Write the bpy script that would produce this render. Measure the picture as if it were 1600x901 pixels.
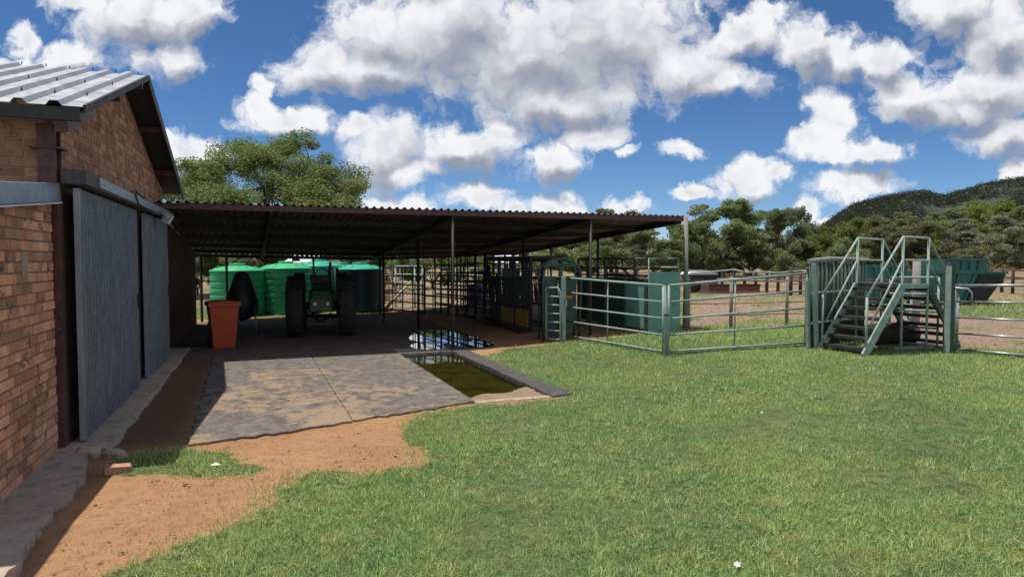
import bpy, math, random
import numpy as np
from mathutils import Vector, Matrix

random.seed(11)
rng = np.random.default_rng(11)
C = bpy.context.scene
COL = C.collection
for o in list(bpy.data.objects):
    bpy.data.objects.remove(o)

# ------------------------------------------------------------------ camera
F, HZ, EYE = 1050.0, 405.0, 1.8
PITCH = math.atan((450.5 - HZ) / F)
cam_d = bpy.data.cameras.new('camera')
cam_d.sensor_width = 36.0
cam_d.sensor_fit = 'HORIZONTAL'
cam_d.lens = 36.0 * F / 1600.0
cam_d.clip_start = 0.05
cam_d.clip_end = 6000
cam = bpy.data.objects.new('camera', cam_d)
COL.objects.link(cam)
cam.location = (0, 0, EYE)
cam.rotation_euler = (math.pi / 2 - PITCH, 0, 0)
C.camera = cam

# ------------------------------------------------------------------ light
SUNV = Vector((-0.25, 0.05, 1.0)).normalized()
SUN_EL = math.asin(SUNV.z)
SUN_AZ = math.atan2(SUNV.x, SUNV.y)
sun_d = bpy.data.lights.new('sun', 'SUN')
sun_d.energy = 4.8
sun_d.angle = math.radians(0.5)
sun_d.color = (1.0, 0.955, 0.88)
sun = bpy.data.objects.new('sun', sun_d)
COL.objects.link(sun)
sun.rotation_euler = (-SUNV).to_track_quat('-Z', 'Y').to_euler()

C.view_settings.view_transform = 'Standard'
C.view_settings.look = 'None'
C.view_settings.exposure = 0.0
C.view_settings.gamma = 1.0
C.view_settings.use_curve_mapping = False
C.render.engine = 'CYCLES'
C.cycles.max_bounces = 7
C.cycles.transparent_max_bounces = 12
C.cycles.use_denoising = True
C.cycles.caustics_reflective = False
C.cycles.caustics_refractive = False


class NT:
    """small wrapper to write node trees"""
    def __init__(s, tree):
        s.t = tree
        s.n = tree.nodes
        s.l = tree.links

    def new(s, kind, **kw):
        nd = s.n.new(kind)
        for k, v in kw.items():
            setattr(nd, k, v)
        return nd

    def link(s, a, b):
        s.l.new(a, b)

    def put(s, sock, v):
        if hasattr(v, 'is_output'):
            s.l.new(v, sock)
        elif v is not None:
            sock.default_value = v

    def math(s, op, a, b=None, c=None, clamp=False):
        nd = s.new('ShaderNodeMath', operation=op)
        nd.use_clamp = clamp
        s.put(nd.inputs[0], a)
        s.put(nd.inputs[1], b)
        s.put(nd.inputs[2], c)
        return nd.outputs[0]

    def vmath(s, op, a, b=None):
        nd = s.new('ShaderNodeVectorMath', operation=op)
        s.put(nd.inputs[0], a)
        s.put(nd.inputs[1], b)
        return nd

    def rng(s, v, a, b, c=0.0, d=1.0, smooth=True):
        nd = s.new('ShaderNodeMapRange')
        nd.interpolation_type = 'SMOOTHSTEP' if smooth else 'LINEAR'
        s.put(nd.inputs['Value'], v)
        nd.inputs['From Min'].default_value = a
        nd.inputs['From Max'].default_value = b
        nd.inputs['To Min'].default_value = c
        nd.inputs['To Max'].default_value = d
        return nd.outputs['Result']

    def noise(s, vec, scale, detail=4, rough=0.55, dist=0.0):
        nd = s.new('ShaderNodeTexNoise')
        s.put(nd.inputs['Vector'], vec)
        nd.inputs['Scale'].default_value = scale
        nd.inputs['Detail'].default_value = detail
        nd.inputs['Roughness'].default_value = rough
        nd.inputs['Distortion'].default_value = dist
        return nd

    def mix(s, f, a, b):
        nd = s.new('ShaderNodeMix', data_type='RGBA')
        s.put(nd.inputs[0], f)
        for sock, v in ((nd.inputs[6], a), (nd.inputs[7], b)):
            if isinstance(v, tuple) and len(v) == 3:
                v = v + (1.0,)
            s.put(sock, v)
        return nd.outputs[2]


# ------------------------------------------------------------------ sky
def build_world():
    w = bpy.data.worlds.new('World')
    C.world = w
    w.use_nodes = True
    nt = NT(w.node_tree)
    nt.n.clear()
    out = nt.new('ShaderNodeOutputWorld')
    bg = nt.new('ShaderNodeBackground')
    bg.inputs['Strength'].default_value = 0.1
    nt.link(bg.outputs[0], out.inputs[0])
    sky = nt.new('ShaderNodeTexSky', sky_type='NISHITA')
    sky.sun_disc = False
    sky.sun_elevation = SUN_EL
    sky.sun_rotation = SUN_AZ
    sky.air_density = 0.75
    sky.dust_density = 0.0
    sky.altitude = 1300
    sky.ozone_density = 5.0
    hsv = nt.new('ShaderNodeHueSaturation')
    hsv.inputs['Saturation'].default_value = 1.15
    hsv.inputs['Value'].default_value = 1.04
    nt.link(sky.outputs[0], hsv.inputs['Color'])
    tc = nt.new('ShaderNodeTexCoord')
    sep = nt.new('ShaderNodeSeparateXYZ')
    nt.link(tc.outputs['Generated'], sep.inputs[0])
    yy = nt.math('MAXIMUM', sep.outputs[1], 0.12)
    u = nt.math('DIVIDE', sep.outputs[0], yy)
    v = nt.math('DIVIDE', sep.outputs[2], yy)
    cmb = nt.new('ShaderNodeCombineXYZ')
    nt.link(u, cmb.inputs[0])
    nt.link(v, cmb.inputs[1])
    P = cmb.outputs[0]
    # warp of the cloud outlines
    n1 = nt.noise(P, 7.0, 3, 0.5)
    w1 = nt.vmath('SUBTRACT', n1.outputs['Color'], (0.5, 0.5, 0.5)).outputs[0]
    sc1 = nt.vmath('MULTIPLY', w1, (0.10, 0.075, 0.0)).outputs[0]
    n2 = nt.noise(P, 26.0, 5, 0.6)
    w2 = nt.vmath('SUBTRACT', n2.outputs['Color'], (0.5, 0.5, 0.5)).outputs[0]
    sc2 = nt.vmath('MULTIPLY', w2, (0.052, 0.042, 0.0)).outputs[0]
    Pw = nt.vmath('ADD', nt.vmath('ADD', P, sc1).outputs[0], sc2).outputs[0]
    blobs = [
        (225, 30, 125, 55), (275, 92, 58, 36), (130, 5, 60, 22), (310, 20, 50, 45), (40, 55, 32, 30), (118, 90, 70, 30), (60, 100, 60, 18),
        (305, 235, 66, 40), (262, 212, 26, 14),
        (510, 115, 75, 50), (600, 60, 110, 72), (700, 55, 150, 105), (820, 95, 165, 112), (950, 50, 160, 115), (860, 160, 130, 52),
        (1075, 105, 95, 58), (1150, 62, 62, 42), (1190, 30, 46, 24), (1125, 125, 80, 34), (590, 110, 110, 52),
        (455, 198, 92, 24), (415, 178, 34, 26), (432, 142, 34, 22),
        (602, 240, 66, 62), (720, 238, 105, 42), (785, 215, 52, 34), (640, 272, 90, 20), (560, 205, 30, 24),
        (868, 255, 62, 34), (918, 218, 52, 28), (975, 246, 17, 13), (1057, 236, 42, 18),
        (600, 312, 44, 14), (655, 318, 44, 18), (750, 305, 56, 22), (862, 318, 54, 20), (800, 322, 34, 16),
        (978, 321, 44, 14), (1072, 300, 34, 15), (1168, 282, 66, 30), (1215, 272, 26, 14),
        (1258, 88, 64, 54), (1312, 100, 54, 44), (1285, 178, 44, 38), (1262, 225, 50, 34), (1308, 205, 38, 30),
        (1350, 246, 82, 26), (1330, 292, 78, 24), (1262, 318, 30, 26), (1300, 338, 22, 10),
        (1480, 15, 120, 48), (1550, 60, 90, 62), (1420, 150, 95, 48), (1535, 140, 120, 62), (1500, 172, 140, 28), (1375, 105, 56, 44),
        (1560, 212, 72, 40), (1592, 268, 32, 22), (1680, 120, 130, 90), (760, -70, 330, 80), (1560, -70, 200, 80), (200, -80, 160, 60),
    ]

    def field(vec, items):
        acc = None
        for i, (bx, by, rx, ry) in enumerate(items):
            sx, sy = F / rx, F / ry
            cx, cy = (bx - 800) / F, (HZ - by) / F
            if i % 9 == 0:
                base = vec
            if i and i % 9 == 0:     # a vanishing share of the running value keeps the blobs in sequence, so few values are held at once
                ma = nt.new('ShaderNodeVectorMath', operation='MULTIPLY_ADD')
                nt.link(acc, ma.inputs[0])
                ma.inputs[1].default_value = (1e-7, 1e-7, 0)
                nt.link(vec, ma.inputs[2])
                base = ma.outputs[0]
            m = nt.new('ShaderNodeVectorMath', operation='MULTIPLY_ADD')
            nt.link(base, m.inputs[0])
            m.inputs[1].default_value = (sx, sy, 0)
            m.inputs[2].default_value = (-cx * sx, -cy * sy, 0)
            ln = nt.vmath('LENGTH', m.outputs[0]).outputs['Value']
            acc = ln if acc is None else nt.math('SMOOTH_MIN', acc, ln, 0.25)
        return nt.math('SUBTRACT', 1.13, acc)

    D0 = field(Pw, blobs)
    Db = field(nt.vmath('ADD', Pw, (-0.010, 0.028, 0)).outputs[0], [q for q in blobs if q[2] * q[3] > 1900])

    bil = nt.noise(nt.vmath('ADD', P, sc2).outputs[0], 15.0, 2, 0.5).outputs[0]
    puff = nt.math('SUBTRACT', nt.math('MULTIPLY', nt.math('ABSOLUTE', nt.math('SUBTRACT', bil, 0.5)), 3.2), 0.22)
    fb = nt.math('SUBTRACT', nt.noise(Pw, 24.0, 7, 0.66).outputs[0], 0.5)
    # bright broken cloud added outside the surveyed sky, to lift light in the shade
    gen = nt.noise(tc.outputs['Generated'], 2.6, 4, 0.6).outputs[0]
    win = nt.rng(sep.outputs[1], 0.72, 0.50, 0.0, 1.0)
    gd = nt.math('MULTIPLY_ADD', nt.math('SUBTRACT', gen, 0.44), 3.0, nt.math('MULTIPLY_ADD', win, 3.0, -3.0))
    dens = nt.math('MULTIPLY_ADD', puff, 0.42, D0)
    dens = nt.math('MULTIPLY_ADD', fb, 1.7, dens)
    dens = nt.math('MAXIMUM', dens, gd)
    alpha = nt.rng(dens, -0.02, 0.62)
    # light: thick cloud towards the sun darkens
    li = nt.math('MULTIPLY_ADD', nt.math('MINIMUM', nt.math('SUBTRACT', D0, Db), 0.34), 1.20, 0.56)
    li = nt.math('MULTIPLY_ADD', puff, 0.42, li)
    li = nt.math('MULTIPLY_ADD', nt.math('SUBTRACT', D0, 0.35), -0.35, li)
    li = nt.math('MULTIPLY_ADD', fb, 0.26, li)
    li = nt.math('MULTIPLY_ADD', nt.math('SUBTRACT', n1.outputs[0], 0.5), 0.7, li)
    li = nt.math('MULTIPLY_ADD', nt.math('SUBTRACT', 1.0, alpha), 0.25, li)
    li = nt.math('MULTIPLY_ADD', win, 0.25, li)
    li = nt.rng(li, -0.05, 1.0)
    ccol = nt.mix(li, (3.1, 3.4, 4.2), (9.2, 9.35, 9.6))
    col = nt.mix(alpha, hsv.outputs[0], ccol)
    nt.link(col, bg.inputs['Color'])


build_world()

# ------------------------------------------------------------------ frame of the yard: x = away from the barn wall, y = along it
_a = math.atan(412.0 / math.hypot(F, 450.5 - HZ))
CA, SA = math.cos(_a), math.sin(_a)
ROT = _a


def T(t, n, z=0.0):
    return Vector((-SA * t + CA * n, CA * t + SA * n, z))


def tn(X, Y):
    return (-SA * X + CA * Y, CA * X + SA * Y)


def sstep(x, a, b):
    k = np.clip((x - a) / (b - a), 0, 1)
    return k * k * (3 - 2 * k)


PIT = (8.1, 12.55, 2.64, 3.68)          # t0 t1 n0 n1


def gz(X, Y):
    t, n = tn(X, Y)
    r = 0.17 * sstep(n, 3.95, 8.0)
    inpit = (sstep(t, 7.95, 8.08) * (1 - sstep(t, 12.6, 12.75)) * sstep(n, 2.45, 2.6) * (1 - sstep(n, 3.72, 3.86)))
    return r * 1.0 - 0.13 * inpit


def px_ray(px, py):
    cp, sp = math.cos(PITCH), math.sin(PITCH)
    return (px - 800.0, F * cp + (450.5 - py) * sp, -F * sp + (450.5 - py) * cp)


def gp(px, py, flat=False):
    """where a sight line of the survey meets the ground"""
    r = px_ray(px, py)
    z = 0.0
    for _ in range(25):
        k = (z - EYE) / r[2]
        X, Y = r[0] * k, r[1] * k
        if flat:
            break
        z = 0.5 * z + 0.5 * float(0.17 * sstep(tn(X, Y)[1], 3.95, 8.0))
    return Vector((X, Y, z))


def zat(Y, py):
    cp, sp = math.cos(PITCH), math.sin(PITCH)
    k = (450.5 - py) / F
    return EYE + Y * (k * cp - sp) / (cp + k * sp)


def xat(Y, px):
    return (px - 800.0) / F * Y


# ------------------------------------------------------------------ numpy noise
def _hash(ix, iy, s):
    h = (ix.astype(np.int64) * 374761393 + iy.astype(np.int64) * 668265263 + s * 974634777) & 0x7fffffff
    h = ((h ^ (h >> 13)) * 1274126177) & 0x7fffffff
    return ((h ^ (h >> 16)) & 0xffff) / 65535.0


def vnoise(x, y, s=0):
    x = np.asarray(x, float)
    y = np.asarray(y, float)
    ix, iy = np.floor(x), np.floor(y)
    fx, fy = x - ix, y - iy
    fx, fy = fx * fx * (3 - 2 * fx), fy * fy * (3 - 2 * fy)
    a, b = _hash(ix, iy, s), _hash(ix + 1, iy, s)
    c, d = _hash(ix, iy + 1, s), _hash(ix + 1, iy + 1, s)
    return (a + (b - a) * fx) * (1 - fy) + (c + (d - c) * fx) * fy


def fbm(x, y, s=0, o=4):
    r, amp, tot = 0, 1.0, 0
    for i in range(o):
        r = r + amp * vnoise(np.asarray(x) * 2 ** i, np.asarray(y) * 2 ** i, s + i)
        tot += amp
        amp *= 0.5
    return r / tot


def inside(poly, X, Y):
    r = np.zeros(np.shape(X), bool)
    k = len(poly)
    j = k - 1
    for i in range(k):
        xi, yi = poly[i]
        xj, yj = poly[j]
        c = ((yi > Y) != (yj > Y)) & (X < (xj - xi) * (Y - yi) / (yj - yi + 1e-12) + xi)
        r ^= c
        j = i
    return r


# ------------------------------------------------------------------ object helpers
def tag(o, label=None, cat=None, group=None, kind=None):
    if label:
        o['label'] = label
    if cat:
        o['category'] = cat
    if group:
        o['group'] = group
    if kind:
        o['kind'] = kind
    return o


def thing(name, label, cat, loc, rz=ROT, group=None):
    o = bpy.data.objects.new(name, None)
    o.empty_display_size = 0.2
    COL.objects.link(o)
    o.location = loc
    o.rotation_euler = (0, 0, rz)
    return tag(o, label, cat, group)


def link_mesh(name, me, m, parent=None):
    o = bpy.data.objects.new(name, me)
    COL.objects.link(o)
    if m and not me.materials:
        me.materials.append(m)
    if parent:
        o.parent = parent
    return o


def np_mesh(name, V, Fa, smooth=False):
    """mesh from numpy arrays, faces all of one size"""
    me = bpy.data.meshes.new(name)
    V = np.ascontiguousarray(V, np.float32)
    Fa = np.ascontiguousarray(Fa, np.int32)
    k = Fa.shape[1]
    me.vertices.add(len(V))
    me.vertices.foreach_set('co', V.ravel())
    me.loops.add(Fa.size)
    me.loops.foreach_set('vertex_index', Fa.ravel())
    me.polygons.add(len(Fa))
    me.polygons.foreach_set('loop_start', np.arange(0, Fa.size, k, dtype=np.int32))
    me.polygons.foreach_set('loop_total', np.full(len(Fa), k, np.int32))
    if smooth:
        me.polygons.foreach_set('use_smooth', np.ones(len(Fa), bool))
    me.update(calc_edges=True)
    me.validate()
    return me


class MB:
    """collects boxes, tubes and sheets into one mesh"""
    def __init__(s):
        s.v = []
        s.f = []
        s.sm = []

    def add(s, vs, fs, smooth=False):
        b = len(s.v)
        s.v += [tuple(p) for p in vs]
        s.f += [tuple(i + b for i in f) for f in fs]
        s.sm += [smooth] * len(fs)
        return s

    def box(s, c, size, rot=None):
        hx, hy, hz = size[0] / 2, size[1] / 2, size[2] / 2
        P = [Vector((x, y, z)) for z in (-hz, hz) for x, y in ((-hx, -hy), (hx, -hy), (hx, hy), (-hx, hy))]
        if rot is not None:
            P = [rot @ p for p in P]
        P = [p + Vector(c) for p in P]
        return s.add(P, [(0, 3, 2, 1), (4, 5, 6, 7), (0, 1, 5, 4), (1, 2, 6, 5), (2, 3, 7, 6), (3, 0, 4, 7)])

    def span(s, x0, x1, y0, y1, z0, z1):
        return s.box(((x0 + x1) / 2, (y0 + y1) / 2, (z0 + z1) / 2), (abs(x1 - x0), abs(y1 - y0), abs(z1 - z0)))

    def beam(s, a, b, w, h, up=(0, 0, 1)):
        a, b = Vector(a), Vector(b)
        d = (b - a)
        L = d.length
        d.normalize()
        up = Vector(up)
        if abs(d.dot(up)) > 0.98:
            up = Vector((0, 1, 0))
        sx = d.cross(up).normalized()
        uz = sx.cross(d).normalized()
        P = []
        for q in (a, b):
            for i, j in ((-1, -1), (1, -1), (1, 1), (-1, 1)):
                P.append(q + sx * (i * w / 2) + uz * (j * h / 2))
        return s.add(P, [(0, 1, 2, 3), (7, 6, 5, 4), (0, 4, 5, 1), (1, 5, 6, 2), (2, 6, 7, 3), (3, 7, 4, 0)])

    def tube(s, pts, r, k=8, caps=True):
        pts = [Vector(p) for p in pts]
        rs = r if isinstance(r, (list, tuple)) else [r] * len(pts)
        prev = None
        rings = []
        for i, p in enumerate(pts):
            if i == 0:
                d = pts[1] - p
            elif i == len(pts) - 1:
                d = p - pts[i - 1]
            else:
                d = (pts[i + 1] - p).normalized() + (p - pts[i - 1]).normalized()
            d.normalize()
            if prev is None:
                up = Vector((0, 0, 1)) if abs(d.z) < 0.95 else Vector((0, 1, 0))
                sx = d.cross(up).normalized()
            else:
                sx = (prev - d * prev.dot(d)).normalized()
            prev = sx
            uz = sx.cross(d)
            rings.append([p + sx * (rs[i] * math.cos(q * 2 * math.pi / k)) + uz * (rs[i] * math.sin(q * 2 * math.pi / k)) for q in range(k)])
        V = [p for rg in rings for p in rg]
        Fc = []
        for i in range(len(rings) - 1):
            for q in range(k):
                a, b = i * k + q, i * k + (q + 1) % k
                Fc.append((a, a + k, b + k, b))
        s.add(V, Fc, True)
        if caps:
            b = len(s.v) - len(V)
            s.f.append(tuple(b + q for q in range(k)))
            s.f.append(tuple(b + len(V) - 1 - q for q in range(k)))
            s.sm += [False, False]
        return s

    def lathe(s, prof, c=(0, 0, 0), k=32, axis='z'):
        V = []
        for r, z in prof:
            for q in range(k):
                a = q * 2 * math.pi / k
                p = (r * math.cos(a), r * math.sin(a), z)
                if axis == 'x':
                    p = (z, r * math.cos(a), r * math.sin(a))
                elif axis == 'y':
                    p = (r * math.sin(a), z, r * math.cos(a))
                V.append(Vector(p) + Vector(c))
        Fc = []
        for i in range(len(prof) - 1):
            for q in range(k):
                a, b = i * k + q, i * k + (q + 1) % k
                Fc.append((a, b, b + k, a + k))
        s.add(V, Fc, True)
        b = len(s.v) - len(V)
        if prof[0][0] > 1e-4:
            s.f.append(tuple(b + q for q in range(k))[::-1])
            s.sm.append(False)
        if prof[-1][0] > 1e-4:
            s.f.append(tuple(b + len(V) - k + q for q in range(k)))
            s.sm.append(False)
        return s

    def prism(s, poly, y0, y1, plane='xz'):
        """polygon in xz pushed along y (or in xy pushed along z, or yz along x)"""
        k = len(poly)
        V = []
        for y in (y0, y1):
            for a, b in poly:
                V.append((a, y, b) if plane == 'xz' else (a, b, y) if plane == 'xy' else (y, a, b))
        Fc = [tuple(range(k)), tuple(range(2 * k - 1, k - 1, -1))]
        for i in range(k):
            j = (i + 1) % k
            Fc.append((i, i + k, j + k, j))
        return s.add(V, Fc)

    def build(s, name, m, parent=None, bevel=0.0):
        me = bpy.data.meshes.new(name)
        me.from_pydata(s.v, [], s.f)
        me.polygons.foreach_set('use_smooth', s.sm)
        me.update()
        o = link_mesh(name, me, m, parent)
        if bevel:
            b = o.modifiers.new('bevel', 'BEVEL')
            b.width = bevel
            b.segments = 2
            b.limit_method = 'ANGLE'
            b.angle_limit = math.radians(40)
        return o


def copy_tree(o, parent=None):
    c = o.copy()
    COL.objects.link(c)
    if parent:
        c.parent = parent
    for ch in o.children:
        copy_tree(ch, c)
    return c


# ------------------------------------------------------------------ materials
def mat(name, c1, c2=None, scale=6.0, rough=0.6, metal=0.0, bump=0.0, bscale=40.0, c3=None, spots=0.0, spot_scale=14.0, island=0.0, spec=0.5, stretch=None):
    m = bpy.data.materials.new(name)
    m.use_nodes = True
    nt = NT(m.node_tree)
    bs = nt.n['Principled BSDF']
    tc = nt.new('ShaderNodeTexCoord')
    vec = tc.outputs['Object']
    if stretch:
        mp = nt.new('ShaderNodeMapping')
        mp.inputs['Scale'].default_value = stretch
        nt.link(vec, mp.inputs['Vector'])
        vec = mp.outputs[0]
    c2 = c2 or tuple(x * 0.7 for x in c1)
    n1 = nt.noise(vec, scale, 6, 0.62)
    col = nt.mix(nt.rng(n1.outputs[0], 0.32, 0.68), c1, c2)
    if c3:
        n3 = nt.noise(vec, spot_scale, 5, 0.6)
        col = nt.mix(nt.rng(n3.outputs[0], 0.62 - spots * 0.3, 0.70 - spots * 0.25), col, c3)
    if island:
        ge = nt.new('ShaderNodeNewGeometry')
        hv = nt.new('ShaderNodeHueSaturation')
        nt.put(hv.inputs['Value'], nt.rng(ge.outputs['Random Per Island'], 0, 1, 1 - island, 1 + island, False))
        nt.link(col, hv.inputs['Color'])
        col = hv.outputs[0]
    nt.link(col, bs.inputs['Base Color'])
    nr = nt.noise(vec, scale * 3, 3)
    nt.put(bs.inputs['Roughness'], nt.rng(nr.outputs[0], 0.3, 0.7, max(0.03, rough - 0.12), min(1, rough + 0.12)))
    bs.inputs['Metallic'].default_value = metal
    bs.inputs['Specular IOR Level'].default_value = spec
    if bump:
        nb = nt.noise(vec, bscale, 6, 0.65)
        bp = nt.new('ShaderNodeBump')
        bp.inputs['Strength'].default_value = bump
        bp.inputs['Distance'].default_value = 0.02
        nt.link(nb.outputs[0], bp.inputs['Height'])
        nt.link(bp.outputs[0], bs.inputs['Normal'])
    return m


def leaf_mat(name, c1, c2, c3, vscale=0.5):
    m = bpy.data.materials.new(name)
    m.use_nodes = True
    nt = NT(m.node_tree)
    nt.n.remove(nt.n['Principled BSDF'])
    out = nt.n['Material Output']
    ge = nt.new('ShaderNodeNewGeometry')
    tc = nt.new('ShaderNodeTexCoord')
    n1 = nt.noise(tc.outputs['Object'], vscale, 3)
    col = nt.mix(nt.rng(n1.outputs[0], 0.38, 0.62), c1, c2)
    col = nt.mix(nt.math('MULTIPLY', nt.math('POWER', ge.outputs['Random Per Island'], 2.2), 0.8), col, c3)
    oi = nt.new('ShaderNodeObjectInfo')
    hv = nt.new('ShaderNodeHueSaturation')
    nt.put(hv.inputs['Value'], nt.rng(oi.outputs['Random'], 0, 1, 0.85, 1.15, False))
    nt.link(col, hv.inputs['Color'])
    d = nt.new('ShaderNodeBsdfDiffuse')
    t = nt.new('ShaderNodeBsdfTranslucent')
    g = nt.new('ShaderNodeBsdfGlossy')
    g.inputs['Roughness'].default_value = 0.45
    g.inputs['Color'].default_value = (0.5, 0.5, 0.5, 1)
    nt.link(hv.outputs[0], d.inputs[0])
    nt.link(hv.outputs[0], t.inputs[0])
    mx = nt.new('ShaderNodeMixShader')
    mx.inputs[0].default_value = 0.42
    nt.link(d.outputs[0], mx.inputs[1])
    nt.link(t.outputs[0], mx.inputs[2])
    mg = nt.new('ShaderNodeMixShader')
    mg.inputs[0].default_value = 0.03
    nt.link(mx.outputs[0], mg.inputs[1])
    nt.link(g.outputs[0], mg.inputs[2])
    nt.link(mg.outputs[0], out.inputs['Surface'])
    return m


M = {}
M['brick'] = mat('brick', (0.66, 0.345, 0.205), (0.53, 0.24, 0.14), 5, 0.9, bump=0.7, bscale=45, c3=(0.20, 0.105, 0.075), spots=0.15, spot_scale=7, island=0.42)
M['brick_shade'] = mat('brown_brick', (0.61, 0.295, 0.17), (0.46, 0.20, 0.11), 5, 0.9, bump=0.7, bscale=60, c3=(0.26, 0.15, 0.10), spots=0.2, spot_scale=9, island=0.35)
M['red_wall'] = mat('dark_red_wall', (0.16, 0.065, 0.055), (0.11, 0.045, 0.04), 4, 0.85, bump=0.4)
M['mortar'] = mat('mortar', (0.42, 0.315, 0.235), (0.33, 0.235, 0.175), 12, 0.95, bump=0.5)
M['mortar_dark'] = mat('dark_mortar', (0.20, 0.13, 0.09), (0.28, 0.19, 0.13), 9, 0.95, bump=0.5)
M['roof_top'] = mat('galvanised_roof', (0.43, 0.44, 0.45), (0.35, 0.36, 0.37), 1.5, 0.5, 0.35, c3=(0.33, 0.30, 0.28), spots=0.0)
M['shed_sheet'] = mat('weathered_sheet', (0.15, 0.12, 0.11), (0.11, 0.085, 0.075), 2, 0.6, 0.2, c3=(0.14, 0.06, 0.035), spots=0.3, spot_scale=4)
M['redoxide'] = mat('red_oxide_steel', (0.14, 0.05, 0.045), (0.09, 0.036, 0.035), 8, 0.55, c3=(0.05, 0.03, 0.03), spots=0.3)
M['darksteel'] = mat('dark_steel', (0.035, 0.03, 0.028), (0.022, 0.02, 0.02), 8, 0.6)
M['poststeel'] = mat('brown_steel', (0.075, 0.06, 0.055), (0.05, 0.04, 0.038), 8, 0.6)
M['galv'] = mat('galvanised_blue', (0.165, 0.18, 0.21), (0.105, 0.12, 0.148), 3, 0.5, 0.4, bump=0.08, bscale=60, c3=(0.23, 0.245, 0.27), spots=0.3, spot_scale=22, stretch=(6, 6, 1.1))
M['galvfl'] = mat('flashing', (0.35, 0.39, 0.44), (0.29, 0.33, 0.37), 5, 0.4, 0.4)
M['pipe'] = mat('galvanised_pipe', (0.42, 0.42, 0.42), (0.33, 0.33, 0.34), 10, 0.38, 0.6)
M['concrete_edge'] = mat('old_concrete', (0.48, 0.39, 0.30), (0.36, 0.29, 0.225), 6, 0.95, bump=0.8, bscale=30, c3=(0.25, 0.21, 0.18), spots=0.2, spot_scale=8)
M['step_concrete'] = mat('step_concrete', (0.52, 0.41, 0.29), (0.42, 0.325, 0.23), 3, 0.9, bump=0.4, bscale=20, c3=(0.30, 0.23, 0.17), spots=0.2, spot_scale=9)
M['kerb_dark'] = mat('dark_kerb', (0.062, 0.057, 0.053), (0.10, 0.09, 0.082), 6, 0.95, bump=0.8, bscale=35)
M['green_paint'] = mat('green_paint', (0.36, 0.46, 0.40), (0.26, 0.36, 0.305), 7, 0.62, c3=(0.20, 0.145, 0.105), spots=0.12, spot_scale=24, bump=0.25, bscale=50)
M['green_sheet'] = mat('green_sheet', (0.17, 0.37, 0.325), (0.14, 0.315, 0.275), 4, 0.5, c3=(0.12, 0.25, 0.21), spots=0.2)
M['green_dark'] = mat('dark_green_paint', (0.05, 0.095, 0.08), (0.036, 0.07, 0.06), 6, 0.55)
M['green_pale'] = mat('pale_green_paint', (0.40, 0.50, 0.44), (0.32, 0.42, 0.37), 9, 0.55)
M['tank_green'] = mat('tank_green', (0.04, 0.46, 0.19), (0.032, 0.38, 0.155), 3, 0.5, c3=(0.09, 0.42, 0.24), spots=0.2, spot_scale=5)
M['tank_teal'] = mat('tank_teal', (0.04, 0.42, 0.27), (0.033, 0.35, 0.225), 3, 0.42)
M['tank_shaded'] = mat('tank_shaded_teal', (0.012, 0.062, 0.062), (0.010, 0.05, 0.052), 3, 0.45)  # roof shade on the tank body is put into this dark colour
M['teal_skip'] = mat('teal_skip_paint', (0.035, 0.17, 0.145), (0.026, 0.13, 0.115), 3, 0.55, c3=(0.06, 0.075, 0.06), spots=0.2, spot_scale=6)
M['orange'] = mat('orange_plastic', (0.62, 0.095, 0.025), (0.52, 0.075, 0.022), 4, 0.42)
M['rubber'] = mat('rubber', (0.022, 0.021, 0.02), (0.035, 0.032, 0.03), 9, 0.8)
M['tractor_green'] = mat('tractor_green', (0.03, 0.13, 0.025), (0.022, 0.095, 0.02), 4, 0.4)
M['tractor_dark'] = mat('tractor_dark', (0.03, 0.032, 0.03), (0.02, 0.02, 0.02), 6, 0.55)
M['yellow'] = mat('yellow_paint', (0.52, 0.27, 0.03), (0.40, 0.20, 0.03), 5, 0.5, c3=(0.2, 0.1, 0.03), spots=0.25)
M['lens'] = mat('lamp_glass', (0.72, 0.72, 0.70), (0.6, 0.6, 0.6), 5, 0.15)
M['gum'] = mat('gum_pole', (0.36, 0.35, 0.30), (0.25, 0.24, 0.20), 6, 0.85, bump=0.6, stretch=(8, 8, 1))
M['gum_green'] = mat('green_pole', (0.075, 0.11, 0.082), (0.042, 0.07, 0.053), 6, 0.8, bump=0.6, stretch=(8, 8, 1))
M['gum_dark'] = mat('dark_pole', (0.075, 0.06, 0.05), (0.045, 0.036, 0.03), 6, 0.9, bump=0.6, stretch=(8, 8, 1))
M['wood_pale'] = mat('pale_timber', (0.52, 0.43, 0.27), (0.40, 0.33, 0.22), 6, 0.85, stretch=(1, 8, 8))
M['log'] = mat('log_bark', (0.06, 0.045, 0.035), (0.035, 0.027, 0.022), 5, 0.95, bump=1.2, bscale=20)
M['tread'] = mat('dark_tread', (0.05, 0.042, 0.038), (0.032, 0.028, 0.026), 8, 0.7)
M['bark'] = mat('bark', (0.075, 0.058, 0.044), (0.045, 0.036, 0.028), 4, 0.95, bump=1.0, bscale=12)
M['white'] = mat('white_paint', (0.72, 0.73, 0.74), (0.6, 0.62, 0.64), 3, 0.6)
M['trough_red'] = mat('red_trough', (0.19, 0.075, 0.06), (0.13, 0.055, 0.045), 4, 0.8)
M['rust'] = mat('rusty_rail', (0.24, 0.125, 0.085), (0.17, 0.085, 0.06), 7, 0.8)
M['cable'] = mat('black_cable', (0.02, 0.02, 0.022), None, 5, 0.5)
M['bluebarrel'] = mat('blue_plastic', (0.03, 0.07, 0.20), None, 5, 0.5)
M['petal'] = mat('white_petal', (0.85, 0.85, 0.82), (0.75, 0.75, 0.7), 20, 0.6)
M['brickbit'] = mat('brick_bit', (0.46, 0.26, 0.16), (0.38, 0.2, 0.12), 20, 0.9, bump=0.5)
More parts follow.
